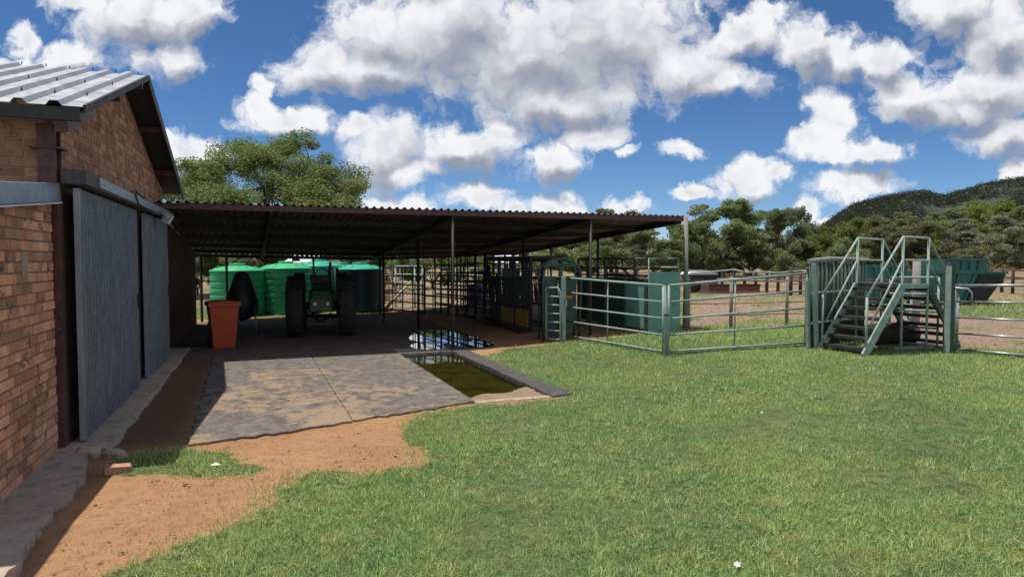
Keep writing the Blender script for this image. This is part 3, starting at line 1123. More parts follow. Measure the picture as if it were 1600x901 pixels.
def build_barn():
    b = thing('brick_barn', 'red brick barn with steel sliding doors and a ribbed metal gable roof', 'barn', (0, 0, 0), ROT - 0.024)
    piv = T(7.3, WN)            # the barn stands a touch askew to the yard
    b.location = piv - Matrix.Rotation(ROT - 0.024, 3, 'Z') @ Vector((WN, 7.3, 0))
    # gable wall: mortar core, then bricks
    core = MB().prism([(T0, 0), (T1, 0), (T1, rake(T1) - 0.1), (TA, RIDGE - 0.1), (T0, rake(T0) - 0.1)], WN - 0.24, WN - 0.001, 'yz')
    w = core.build('wall', M['mortar'], b)
    gb = MB()
    bricks(gb, T0 + 0.16, T1, 2.50, RIDGE, lambda u, z, o: (WN + o, u, z), keep=lambda u, z: z + 0.06 < rake(u) - 0.1)
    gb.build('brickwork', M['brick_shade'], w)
    # long wall over the lean-to, facing the yard's near end
    lw = MB().span(-7.0, WN - 0.245, T0, T0 + 0.24, 0, EAVE + 0.05).build('wall', M['mortar'], b)
    lb = MB()
    bricks(lb, -7.0, WN - 0.03, 2.2, EAVE - 0.02, lambda u, z, o: (u, T0 - o, z))
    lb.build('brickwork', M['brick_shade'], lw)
    # wall going on under the shed roof
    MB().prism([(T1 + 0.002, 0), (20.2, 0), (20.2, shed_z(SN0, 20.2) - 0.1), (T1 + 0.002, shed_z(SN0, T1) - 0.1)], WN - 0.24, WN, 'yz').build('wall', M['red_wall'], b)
    # lean-to side wall
    ltop = lambda t: 2.33 + (t - 5.8) * 0.095
    lc = MB().prism([(4.86, 0), (T0 - 0.12, 0), (T0 - 0.12, ltop(T0) - 0.12), (4.86, ltop(4.86) - 0.12)], WN - 0.24, WN - 0.001, 'yz').build('wall', M['mortar_dark'], b)
    sb = MB()
    bricks(sb, 4.86, T0 - 0.10, 0.055, 2.5, lambda u, z, o: (WN + o, u, z), keep=lambda u, z: z + 0.05 < ltop(u) - 0.13)
    sb.build('brickwork', M['brick'], lc)
    ec = MB().prism([(-7.0, 0), (WN - 0.245, 0), (WN - 0.245, ltop(4.86) - 0.13), (-7.0, ltop(4.86) - 0.13)], 4.88, 5.1, 'xz').build('wall', M['mortar_dark'], b)
    eb = MB()
    bricks(eb, -7.0, WN - 0.02, 0.055, ltop(4.86) - 0.13, lambda u, z, o: (u, 4.86 - o, z))
    eb.build('brickwork', M['brick'], ec)
    # flashing that slopes down over the lean-to wall
    fl = MB()
    fl.beam((WN + 0.03, 4.80, ltop(4.80) - 0.06), (WN + 0.03, T0 - 0.03, ltop(T0) - 0.06), 0.06, 0.165)
    fl.build('flashing', M['galvfl'], b, 0.006)
    MB().beam((WN + 0.055, 4.80, ltop(4.80) - 0.152), (WN + 0.055, T0 - 0.12, ltop(T0 - .1) - 0.152), 0.075, 0.012).build('drip_edge', M['white'], b)
    lr = MB()
    zf = lambda n, t: ltop(t) - 0.03
    corrugated(lr, -7.0, WN, 4.80, T0 - 0.01, zf, 0.2, 0.03)
    lr.build('lean_to_roof', M['roof_top'], b)
    # main roof: two slopes
    rn = MB()
    corrugated(rn, -7.2, WN + 0.32, 6.96, TA, lambda n, t: rake(t) + 0.015, 0.26, 0.042, sub=2)
    rn.build('roof', M['roof_top'], b)
    rf = MB()
    corrugated(rf, -7.2, WN + 0.32, TA + 0.004, 14.34, lambda n, t: rake(t) + 0.015, 0.26, 0.042, sub=2)
    rf.build('roof', M['roof_top'], b)
    # roof screws
    scm = None
    for t in (7.45, 8.6, 10.25):
        for i in range(13):
            if scm is None:
                scm = MB().tube([(0, 0, 0), (0, 0, 0.035)], 0.007, 5).build('roof_screw', M['darksteel'], b)
                so = scm
            else:
                so = scm.copy()
                COL.objects.link(so)
            so.location = (WN + 0.32 - 0.26 * i - 0.067, t, rake(t) + 0.055)
    # barge boards (dark) and soffit edge
    for (a, c, nm) in ((6.96, TA, 'barge_board'), (TA, 14.34, 'barge_board')):
        hb = 0.07 if c == TA else 0.15
        MB().beam((WN + 0.335, a, rake(a) + 0.03 - hb / 2), (WN + 0.335, c, rake(c) + 0.03 - hb / 2), 0.024, hb).build(nm, M['darksteel'], b)
    MB().beam((WN + 0.16, TA, RIDGE - 0.035), (WN + 0.16, 14.30, rake(14.30) - 0.035), 0.32, 0.02).build('soffit', M['darksteel'], b)
    MB().beam((WN + 0.16, 7.0, rake(7.0) - 0.035), (WN + 0.16, TA, RIDGE - 0.035), 0.32, 0.02).build('soffit', M['redoxide'], b)
    # eave purlin / gutter board facing us
    MB().span(-7.2, WN + 0.30, 6.955, 7.005, EAVE - 0.125, EAVE - 0.012).build('eave_board', M['darksteel'], b)
    MB().beam((WN + 0.14, 7.02, EAVE - 0.16), (WN + 0.14, 8.0, rake(8.0) - 0.16), 0.10, 0.12).build('purlin', M['redoxide'], b)
    for t in (8.7, 10.2, 11.8, 13.3):
        MB().span(WN - 0.02, WN + 0.31, t - 0.03, t + 0.03, rake(t) - 0.13, rake(t) - 0.05).build('purlin', M['redoxide'], b)
    # corner column: steel H section
    c = MB()
    c.span(WN - 0.10, WN + 0.045, T0 - 0.085, T0 - 0.07, 0.03, 3.02)
    c.span(WN - 0.10, WN + 0.045, T0 + 0.07, T0 + 0.085, 0.03, 3.02)
    c.span(WN - 0.035, WN - 0.02, T0 - 0.07, T0 + 0.07, 0.03, 3.02)
    c.span(WN - 0.16, WN + 0.10, T0 - 0.10, T0 + 0.10, 2.80, 2.815)
    c.build('column', M['redoxide'], b)
    # two sliding doors of narrow ribbed sheet on a hooded track
    for (a, e) in ((7.38, 10.30), (11.02, 13.28)):
        d = MB()
        k = int((e - a) / 0.125)
        P, Q = [], []
        for i in range(k + 1):
            y = a + (e - a) * i / k
            for du, h in ((0.0, 0.0), (0.18, 0.026), (0.42, 0.026), (0.6, 0.0)):
                yy = y + du * (e - a) / k
                if yy <= e:
                    P.append((WN + 0.16 + h, yy))
        nP = len(P)
        z0, z1 = 0.09, 2.46
        V = [(x, y, z0) for x, y in P] + [(x, y, z1) for x, y in P] + [(x - 0.02, y, z0) for x, y in P] + [(x - 0.02, y, z1) for x, y in P]
        Fc = []
        for i in range(nP - 1):
            Fc.append((i, i + 1, i + 1 + nP, i + nP))
            Fc.append((2 * nP + i + 1, 2 * nP + i, 3 * nP + i, 3 * nP + i + 1))
            Fc.append((i, 2 * nP + i, 2 * nP + i + 1, i + 1))
            Fc.append((i + nP, i + 1 + nP, 3 * nP + i + 1, 3 * nP + i))
        d.add(V, Fc)
        do = d.build('sliding_door', M['galv'], b)
        MB().span(WN + 0.135, WN + 0.185, a - 0.012, a + 0.07, 0.085, 2.465).build('door_frame', M['galvfl'], do)
        MB().span(WN + 0.135, WN + 0.185, e - 0.05, e + 0.008, 0.085, 2.465).build('door_frame', M['galvfl'], do)
        MB().span(WN + 0.178, WN + 0.182, a + (e - a) * 0.76, a + (e - a) * 0.76 + 0.012, 0.1, 2.45).build('sheet_seam', M['darksteel'], do)
        MB().span(WN + 0.19, WN + 0.215, e - 0.10, e - 0.04, 1.15, 1.33).build('handle', M['darksteel'], do)
    MB().span(WN + 0.02, WN + 0.10, 10.36, 10.98, 0.05, 2.45).build('door_jamb', M['darksteel'], b)
    MB().span(WN - 0.02, WN + 0.05, 7.21, 7.36, 0.05, 2.30).build('door_jamb', M['redoxide'], b)
    tr = MB()
    tr.beam((WN + 0.17, 7.24, 2.555), (WN + 0.17, 13.4, 2.555), 0.20, 0.13)
    tr.build('door_track', M['poststeel'], b)
    MB().beam((WN + 0.2765, 7.75, 2.56), (WN + 0.2765, 13.38, 2.56), 0.009, 0.10).build('track_cover', M['galvfl'], b)
    MB().span(WN + 0.03, WN + 0.07, 7.4, 13.3, 0.066, 0.085).build('floor_rail', M['redoxide'], b)
    # cable and flood lamp over the second door
    cb = MB()
    cb.tube([(WN + 0.05, 10.4, 2.70), (WN + 0.10, 10.8, 2.76), (WN + 0.14, 11.3, 2.70), (WN + 0.24, 11.55, 2.58), (WN + 0.30, 11.75, 2.50)], 0.012, 6)
    cb.tube([(WN + 0.29, 9.6, 2.62), (WN + 0.30, 9.75, 2.50), (WN + 0.29, 11.2, 2.47), (WN + 0.30, 11.7, 2.5)], 0.010, 6)
    cb.build('cable', M['cable'], b)
    lm = MB()
    lm.box((WN + 0.36, 11.85, 2.44), (0.10, 0.22, 0.17), Matrix.Rotation(0.5, 3, 'Y'))
    lo = lm.build('flood_lamp', M['pipe'], b, 0.01)
    MB().box((WN + 0.415, 11.85, 2.415), (0.012, 0.19, 0.14), Matrix.Rotation(0.5, 3, 'Y')).build('lens', M['lens'], lo)
    # small weep hole and mortar patch on the lean-to wall
    MB().span(WN + 0.006, WN + 0.011, 6.34, 6.48, 1.66, 1.86).build('mortar_patch', M['mortar'], b)
    return b


build_barn()

# ------------------------------------------------------------------ open shed
def build_shed():
    s = thing('open_shed', 'long low open sided shed with rusty corrugated roof on steel posts', 'shed', (0, 0, 0))
    mb = MB()
    # ribs follow a roof that is longer at its far end
    pitch, n = 0.147, SN0
    xs = []
    while n < SN1 - 1e-6:
        for u, h in ((0, 0), (0.45, 0), (0.6, 0.036), (0.85, 0.036)):
            if n + u * pitch < SN1:
                xs.append((n + u * pitch, h))
        n += pitch
    xs.append((SN1, 0))
    sub = 6
    top, k = [], len(xs)
    for j in range(sub + 1):
        for x, h in xs:
            t = ST0 + (shed_back(x) - ST0) * j / sub
            top.append((x, t, shed_z(x, t) + h))
    bot = [(x, t, z - 0.006) for x, t, z in top]
    off = len(top)
    Fc = []
    for j in range(sub):
        for i in range(k - 1):
            a = j * k + i
            Fc += [(a, a + 1, a + 1 + k, a + k), (off + a, off + a + k, off + a + 1 + k, off + a + 1)]
    for i in range(k - 1):
        Fc.append((i, off + i, off + i + 1, i + 1))
        a = sub * k + i
        Fc.append((a, a + 1, off + a + 1, off + a))
    mb.add(top + bot, Fc)
    mb.build('roof', M['shed_sheet'], s)
    # purlins across
    for f in (0.0, 0.17, 0.34, 0.51, 0.68, 0.84, 0.985):
        mbp = MB()
        pts = []
        for q in range(9):
            n = SN0 + 0.05 + (SN1 - SN0 - 0.1) * q / 8
            t = ST0 + 0.03 + (shed_back(n) - ST0 - 0.05) * f
            pts.append(Vector((n, t, shed_z(n, t) - 0.055)))
        for a, c in zip(pts[:-1], pts[1:]):
            mbp.beam(a, c, 0.05, 0.095)
        mbp.build('purlin', M['redoxide'] if f == 0 else M['darksteel'], s)
    # rafters and posts
    posts = [(ST0 + 0.06, 3.83, 0.030, 'poststeel'), (ST0 + 0.06, 6.95, 0.034, 'poststeel'), (ST0 + 0.02, 9.36, 0.055, 'gum'),
             (16.5, 3.95, 0.036, 'darksteel'), (19.0, 3.55, 0.032, 'darksteel'), (21.5, 3.9, 0.032, 'darksteel'), (21.9, 1.9, 0.03, 'darksteel'),
             (20.9, 6.9, 0.04, 'darksteel'), (16.9, 6.95, 0.034, 'darksteel'), (22.6, 6.6, 0.034, 'darksteel'),
             (17.0, 9.3, 0.036, 'darksteel'), (20.3, 9.35, 0.036, 'darksteel'), (23.6, 9.3, 0.036, 'darksteel'),
             (21.5, -0.6, 0.036, 'darksteel'), (20.9, -1.25, 0.036, 'darksteel')]
    for t, n, r, m in posts:
        X = T(t, n)
        z0 = float(gz(X.x, X.y)) - 0.1
        if m == 'gum':
            MB().tube([(n, t - 0.075, z0), (n + 0.01, t - 0.07, 1.3), (n - 0.015, t - 0.07, shed_z(n, t) + 0.02)], [0.062, 0.056, 0.05], 12).build('post', M[m], s)
        elif r < 0.031 or m == 'darksteel':
            MB().tube([(n, t, z0), (n, t, shed_z(n, t) - 0.10)], r, 10).build('post', M[m], s)
        else:
            MB().tube([(n, t, z0), (n, t, shed_z(n, t) - 0.10)], r, 10).build('post', M[m], s)
    for n in (3.88, 6.95, 9.30, 0.4):
        b = shed_back(n) - 0.25
        MB().beam((n, ST0 + 0.09, shed_z(n, ST0) - 0.085), (n, b, shed_z(n, b) - 0.085), 0.06, 0.13).build('rafter', M['darksteel'], s)


build_shed()


# ------------------------------------------------------------------ things under the shed roof
def wheelie_bin():
    p = T(14.75, -0.50)
    b = thing('wheelie_bin', 'orange plastic wheelie bin standing under the shed roof near the barn wall', 'bin', (p.x, p.y, 0.031), ROT + 0.15)
    mb = MB()
    prof = [(0.20, 0.22, 0.0), (0.275, 0.30, 0.86)]
    V, Fc = [], []
    for hx, hy, z in prof + [(0.262, 0.285, 0.86), (0.19, 0.21, 0.02)]:
        V += [(-hx, -hy, z), (hx, -hy, z), (hx, hy, z), (-hx, hy, z)]
    for j in range(3):
        for q in range(4):
            a, c = j * 4 + q, j * 4 + (q + 1) % 4
            Fc.append((a, c, c + 4, a + 4))
    Fc += [(3, 2, 1, 0), (12, 13, 14, 15)]
    mb.add(V, Fc)
    mb.build('body', M['orange'], b, 0.015)
    r = MB()
    r.span(-0.305, 0.305, -0.33, 0.33, 0.835, 0.90)
    r.build('rim', M['orange'], b, 0.012)
    l = MB().prism([(-0.31, 0.902), (0.31, 0.902), (0.29, 0.925), (0.0, 0.945), (-0.29, 0.925)], -0.34, 0.30)
    l.build('lid', M['orange'], b, 0.008)
    MB().tube([(-0.25, 0.36, 0.86), (0.25, 0.36, 0.86)], 0.018, 8).build('handle', M['orange'], b)
    for sx in (-1, 1):
        MB().lathe([(0.02, -0.03), (0.11, -0.03), (0.12, 0), (0.11, 0.03), (0.02, 0.03)], (sx * 0.225, 0.24, 0.115), 18, 'x').build('wheel', M['rubber'], b)


wheelie_bin()


def hooded_machine():
    p = T(16.9, -0.15)
    b = thing('feed_hopper', 'dark bell shaped metal hopper on thin legs standing behind the orange bin', 'hopper', (p.x, p.y, 0.031))
    mb = MB()
    prof = [(0.05, 0.33), (0.20, 0.40), (0.34, 0.52), (0.36, 0.78), (0.30, 0.98), (0.24, 1.16), (0.19, 1.32), (0.14, 1.43), (0.05, 1.48), (0.0, 1.485)]
    mb.lathe(prof, (0, 0, 0), 20)
    mb.build('body', M['tractor_dark'], b)
    for x, y in ((-0.27, -0.27), (0.27, -0.27), (0.27, 0.27), (-0.27, 0.27)):
        MB().tube([(x * 1.15, y * 1.15, 0.0), (x, y, 0.62)], 0.018, 8).build('leg', M['pipe'] if (x > 0 and y < 0) else M['tractor_dark'], b)
    MB().lathe([(0.365, 0.60), (0.385, 0.615), (0.365, 0.63)], (0, 0, 0), 20).build('band', M['darksteel'], b)


hooded_machine()


def tractor():
    p = T(16.05, 1.56)
    b = thing('tractor', 'green farm tractor with big black tyres parked under the shed roof', 'tractor', (p.x, p.y, 0.031), ROT - 0.12)
    b.scale = (0.95, 0.95, 0.945)
    for sx in (-1, 1):
        w = MB()
        R, wd = 0.735, 0.20
        w.lathe([(0.36, -wd * 0.8), (0.60, -wd), (0.70, -wd * 0.85), (R, -wd * 0.45), (R + 0.005, 0), (R, wd * 0.45), (0.70, wd * 0.85), (0.60, wd), (0.36, wd * 0.8)], (sx * 0.60, 0, R), 36, 'x')
        for q in range(22):          # tread lugs
            a = q * 2 * math.pi / 22
            for side in (-1, 1):
                c0 = Vector((sx * 0.60 + side * 0.005, math.cos(a) * R, R + math.sin(a) * R))
                a2 = a + 0.16
                c1 = Vector((sx * 0.60 + side * wd * 0.92, math.cos(a2) * (R - 0.03), R + math.sin(a2) * (R - 0.03)))
                w.beam(c0, c1, 0.045, 0.05, up=(0, math.cos(a), math.sin(a)))
        wo = w.build('wheel', M['rubber'], b)
        MB().lathe([(0.05, -0.06), (0.34, -0.10), (0.36, -0.16), (0.365, 0.16), (0.34, 0.10), (0.05, 0.06)], (sx * 0.60, 0, R), 24, 'x').build('rim', M['yellow'], wo)
    MB().tube([(-0.5, 0, 0.735), (0.5, 0, 0.735)], 0.09, 10).build('axle', M['tractor_dark'], b)
    body = MB()
    # nose / bonnet loft
    sec = [(-0.30, 0.26, 0.62, 0.98), (-0.24, 0.29, 0.60, 1.10), (0.10, 0.29, 0.60, 1.20), (1.2, 0.25, 0.70, 1.16), (1.75, 0.23, 0.72, 1.10)]
    V, Fc = [], []
    for y, hw, z0, z1 in sec:
        V += [(-hw, y, z0), (hw, y, z0), (hw, y, z1 - 0.10), (hw * 0.72, y, z1), (-hw * 0.72, y, z1), (-hw, y, z1 - 0.10)]
    for j in range(len(sec) - 1):
        for q in range(6):
            a, c = j * 6 + q, j * 6 + (q + 1) % 6
            Fc.append((a, c, c + 6, a + 6))
    Fc += [(5, 4, 3, 2, 1, 0), tuple(range(len(V) - 6, len(V)))]
    body.add(V, Fc)
    body.build('body', M['tractor_green'], b, 0.012)
    for sx in (-1, 1):
        h = MB().lathe([(0.0, -0.03), (0.06, -0.03), (0.075, -0.02), (0.075, 0.05)], (sx * 0.15, -0.302, 0.80), 20, 'y').build('headlight', M['darksteel'], b)
        MB().lathe([(0.0, -0.012), (0.05, -0.006), (0.056, 0)], (sx * 0.15, -0.335, 0.80), 20, 'y').build('lens', M['lens'], h)
    MB().span(-0.24, 0.24, -0.306, -0.302, 0.90, 0.97).build('grille', M['tractor_dark'], b)
    st = MB()
    st.span(-0.22, 0.22, 0.35, 0.82, 1.17, 1.24)
    st.prism([(-0.22, 1.24), (0.22, 1.24), (0.19, 1.47), (-0.19, 1.47)], 0.72, 0.84)
    st.build('seat', M['tractor_dark'], b, 0.02)
    for sx in (-1, 1):
        fd = MB()
        pts = []
        for q in range(9):
            a = math.radians(20 + q * 16)
            pts.append((math.cos(a) * 0.80, 0.735 + math.sin(a) * 0.80))
        for (y0, z0), (y1, z1) in zip(pts[:-1], pts[1:]):
            fd.beam((sx * 0.50, y0, z0), (sx * 0.50, y1, z1), 0.22, 0.02, up=(0, y0, z0 - 0.735))
        fd.build('mudguard', M['tractor_dark'], b)
    MB().tube([(0.19, 0.9, 1.1), (0.19, 0.9, 1.55), (0.21, 0.9, 1.80)], [0.045, 0.045, 0.03], 10).build('exhaust', M['tractor_dark'], b)
    MB().tube([(0, 1.0, 1.1), (0, 0.92, 1.45)], 0.02, 8).build('steering_column', M['tractor_dark'], b)
    MB().tube([(0.17 * math.cos(q * math.pi / 8), 0.92 + 0.05 * math.sin(q * math.pi / 8), 1.46 + 0.16 * math.sin(q * math.pi / 8)) for q in range(17)], 0.014, 6, False).build('steering_wheel', M['tractor_dark'], b)
    MB().tube([(-0.18, -0.2, 1.1), (-0.2, -0.2, 1.38), (-0.2, -0.2, 1.50)], [0.02, 0.05, 0.05], 8).build('work_lamp', M['tractor_dark'], b)
    lk = MB()
    lk.beam((-0.22, -0.1, 0.55), (0, -0.62, 0.36), 0.05, 0.05)
    lk.beam((0.22, -0.1, 0.55), (0, -0.62, 0.36), 0.05, 0.05)
    lk.beam((-0.30, -0.62, 0.36), (0.30, -0.62, 0.36), 0.06, 0.06)
    lk.build('drawbar', M['tractor_dark'], b)
    MB().tube([(-0.5, 1.6, 0.36), (0.5, 1.6, 0.36)], 0.05, 8).build('front_axle', M['tractor_dark'], b)
    for sx in (-1, 1):
        MB().lathe([(0.05, -0.08), (0.30, -0.10), (0.36, -0.05), (0.36, 0.05), (0.30, 0.10), (0.05, 0.08)], (sx * 0.52, 1.6, 0.36), 24, 'x').build('front_wheel', M['rubber'], b)


tractor()


def tank(px, Y, R, H, m, lab, dome=None, ribs=True, g='water tanks behind the shed'):
    x = xat(Y, px)
    b = thing('water_tank', lab, 'water tank', (x, Y, 0.0), 0, g)
    prof = [(R * 0.97, 0.0), (R, 0.04)]
    h = H * 0.87
    zs = np.linspace(0.06, h, 46)
    for z in zs:
        q = (z / h * 7.0) % 1.0
        d = 0.028 * (1 if 0.42 < q < 0.58 else 0) if ribs else 0
        prof.append((R - d, z))
    body = MB().lathe(prof, (0, 0, 0), 40)
    body.build('body', m, b)
    dm = [(R + 0.012, h), (R + 0.012, h + 0.06), (R * 0.95, h + 0.075), (R * 0.86, h + 0.11), (R * 0.62, H - 0.05), (R * 0.3, H), (R * 0.28, H)]
    do = MB().lathe(dm, (0, 0, 0), 40).build('dome', dome or m, b)
    MB().lathe([(0.24, H - 0.005), (0.25, H + 0.05), (0.22, H + 0.065), (0.0, H + 0.07)], (0, 0, 0), 24).build('lid', dome or m, b)
    for q in range(10):
        a = q * math.pi / 5
        MB().beam((math.cos(a) * R * 0.96, math.sin(a) * R * 0.96, h + 0.05), (math.cos(a) * R * 0.66, math.sin(a) * R * 0.66, H - 0.05), 0.12, 0.05).build('dome_rib', dome or m, do)
    return b


tank(371, 21.6, 0.82, 1.60, M['tank_green'], 'bright green ribbed water tank, leftmost behind the dark hopper')
tank(447, 22.5, 0.83, 1.67, M['tank_green'], 'bright green ribbed water tank behind the tractor\'s left tyre')
tank(498, 24.2, 0.86, 1.74, M['tank_teal'], 'green water tank with round lid directly behind the tractor seat')
tank(562, 23.3, 0.79, 1.63, M['tank_shaded'], 'teal water tank with body in painted shade and dome in painted sunlight, rightmost by the posts', M['tank_teal'], False)  # dark body and lighter dome paint in shade and sunlight
tank(534, 25.4, 0.60, 1.62, M['tank_teal'], 'small teal tank half hidden behind the shaded teal tank', M['tank_teal'])


# ------------------------------------------------------------------ pens: pipe panels
def panel(name, lab, cat, a, b, za, zb, rails, m, r=0.022, mids=(0.5,), g=None, rtop=None, lift=0.06, end_r=None, extra=None):
    """pipe panel from point a to point b; za, zb = height of the top rail above the ground at each end"""
    a, b = Vector(a), Vector(b)
    d = (b - a)
    Lh = math.hypot(d.x, d.y)
    o = thing(name, lab, cat, a, math.atan2(d.y, d.x), g)
    dz = d.z
    for i in range(rails):
        k = i / (rails - 1)
        z0, z1 = lift + (za - lift) * k, dz + lift + (zb - lift) * k
        rr = (rtop or r) if i == rails - 1 else r
        MB().tube([(0, 0, z0), (Lh, 0, z1)], rr, 10).build('rail', m, o)
    er = end_r or r * 1.15
    MB().tube([(0, 0, 0.0), (0, 0, za)], er, 10).build('upright', m, o)
    MB().tube([(Lh, 0, dz), (Lh, 0, dz + zb)], er, 10).build('upright', m, o)
    for q in mids:
        MB().tube([(Lh * q, r * 1.2, dz * q + lift), (Lh * q, r * 1.2, dz * q + za + (zb - za) * q)], r * 0.8, 8).build('upright', m, o)
    if extra:
        extra(o, Lh, dz)
    return o


A1, A2, A3 = gp(884, 528), gp(1036, 554), gp(1258, 540)
zt = lambda P, py: zat(P.y, py) - P.z
panel('cattle_fence', 'pale green five bar pipe panel between the arched headgate and the lawn corner', 'fence panel', A1, A2, zt(A1, 434), zt(A2, 446), 5, M['green_paint'], 0.0175, (0.47,), 'green pipe panels round the lawn corner', 0.023)
A2b = gp(1044, 554)
panel('cattle_fence', 'pale green five bar pipe panel running right from the lawn corner to the pole screen', 'fence panel', A2b, A3, zt(A2b, 446), zt(A3, 427), 5, M['green_paint'], 0.0175, (0.47,), 'green pipe panels round the lawn corner', 0.023)
# corner post pair
cp_ = thing('fence_post', 'leaning pair of green corner posts where two pipe panels meet', 'post', gp(1040, 557))
MB().tube([(-0.03, 0, -0.05), (-0.055, 0, 1.20)], 0.028, 10).build('post', M['green_paint'], cp_)
MB().tube([(0.06, 0.03, -0.05), (-0.02, 0.03, 1.22)], 0.026, 10).build('post', M['green_paint'], cp_)
MB().box((-0.01, 0.0, 0.72), (0.11, 0.06, 0.03)).build('clamp', M['green_dark'], cp_)


def headgate():
    p = gp(877, 530)
    H = zat(p.y, 404) - p.z
    b = thing('headgate', 'tall green arched cattle headgate at the end of the crush', 'headgate', p, ROT - 0.10)
    zs = zat(p.y, 432) - p.z
    for y in (0.0, 0.32):
        pts = [(-0.40, y, -0.02), (-0.41, y, zs - 0.1)]
        for q in range(1, 10):
            a = math.pi - q * math.pi / 10
            pts.append((0.02 + 0.43 * math.cos(a), y, zs + (H - zs) * math.sin(a)))
        pts += [(0.45, y, zs - 0.1), (0.40, y, -0.02)]
        MB().tube(pts, 0.029 if y == 0 else 0.024, 10).build('arch', M['green_dark'], b)
    br = MB()
    br.beam((-0.36, 0, H - 0.13), (0.38, 0, H - 0.13), 0.05, 0.06)
    br.beam((-0.02, 0, H - 0.13), (0.02, 0, 0.02), 0.07, 0.05)
    br.build('crossbar', M['green_dark'], b)
    for sx in (-1, 1):
        lf = MB().prism([(sx * 0.06, 0.10), (sx * 0.20, 0.05), (sx * 0.36, 0.35), (sx * 0.37, H * 0.78), (sx * 0.06, H * 0.78)][::sx], 0.07, 0.10)
        lf.build('door_leaf', M['green_dark'], b)
    MB().box((0.20, 0.055, H * 0.52), (0.14, 0.012, 0.07)).build('tag_plate', M['yellow'], b)
    for z in (0.45, 0.85, 1.2):
        MB().beam((-0.42, 0.36, z), (0.44, 0.36, z), 0.04, 0.04).build('brace', M['green_dark'], b)


headgate()


def rung_gate():
    a, c = gp(853, 532), gp(878, 533)
    b = thing('rung_gate', 'narrow pale green rung gate hooked on the front of the headgate', 'gate', a + Vector((0, -0.12, 0)), math.atan2(c.y - a.y, c.x - a.x))
    w = (c - a).xy.length * 0.86
    H = zat(a.y, 449) - a.z
    fr = MB()
    fr.tube([(0, 0, 0.05), (0, 0, H), (w * 0.82, 0, H + 0.01), (w, 0, H - 0.08), (w, 0, 0.05)], 0.018, 10)
    fr.tube([(0, 0, 0.06), (w, 0, 0.06)], 0.018, 10)
    fr.build('frame', M['green_pale'], b)
    for i in range(1, 6):
        MB().tube([(0, 0, 0.06 + (H - 0.06) * i / 6), (w, 0, 0.06 + (H - 0.06) * i / 6)], 0.015, 8).build('rung', M['green_pale'], b)


rung_gate()

gpst = thing('gate_post', 'flat pale green steel post with a latch beside the rung gate', 'post', gp(880, 531) + Vector((0, -0.10, 0)), ROT)
MB().box((0, 0, 0.66), (0.085, 0.06, 1.36)).build('post', M['green_paint'], gpst, 0.006)
MB().box((0.03, -0.04, 0.78), (0.05, 0.03, 0.14)).build('latch', M['pipe'], gpst)


def crush():
    p = T(14.35, 6.15)
    b = thing('cattle_crush', 'dark steel cattle crush with slanted bars and yellow lower panels', 'cattle crush', (p.x, p.y, float(gz(p.x, p.y))))
    Lc, H, w = 3.5, 1.62, 0.75
    m = M['darksteel']
    for y in (0.1, 1.15, 2.2, 3.35):
        for x in (-0.02, w):
            MB().beam((x, y, 0), (x, y, H + 0.16), 0.07, 0.07).build('upright', m, b)
        MB().beam((-0.05, y, H + 0.13), (w + 0.05, y, H + 0.13), 0.07, 0.07).build('crossbar', m, b)
    for x in (-0.02, w):
        for z in (0.10, 0.56, 1.22, H + 0.06):
            MB().beam((x, 0.1, z), (x, Lc - 0.15, z), 0.05, 0.06).build('rail', m, b)
        for i in range(22):
            y = 0.2 + i * 0.138
            MB().beam((x - 0.01, y, 0.58), (x - 0.01, y + 0.10, 1.22), 0.03, 0.03).build('bar', m, b)
    MB().span(-0.062, -0.04, 0.18, 0.95, 0.10, 0.50).build('lower_panel', M['yellow'], b, 0.006)
    MB().span(-0.062, -0.04, 1.12, 1.95, 0.10, 0.50).build('lower_panel', M['yellow'], b, 0.006)
    MB().span(-0.05, -0.03, 0.15, 0.60, 0.62, 1.45).build('side_sheet', M['green_dark'], b)
    for x in (0.12, 0.32, 0.52):
        MB().beam((x, 0.1, H + 0.10), (x, Lc - 0.1, H + 0.10), 0.04, 0.04).build('rail', m, b)
    MB().span(0.1, 0.6, 2.28, 2.31, 0.3, 1.45).build('slide_gate', M['green_dark'], b)
    for y, z in ((2.25, 1.2), (2.45, 1.35)):
        MB().beam((-0.1, y, 0.1), (-0.12, y + 0.5, z + 0.35), 0.05, 0.05).build('lever', m, b)
    MB().span(-0.3, w + 0.1, 0.1, Lc, 0.005, 0.045).build('base_plate', m, b)


crush()


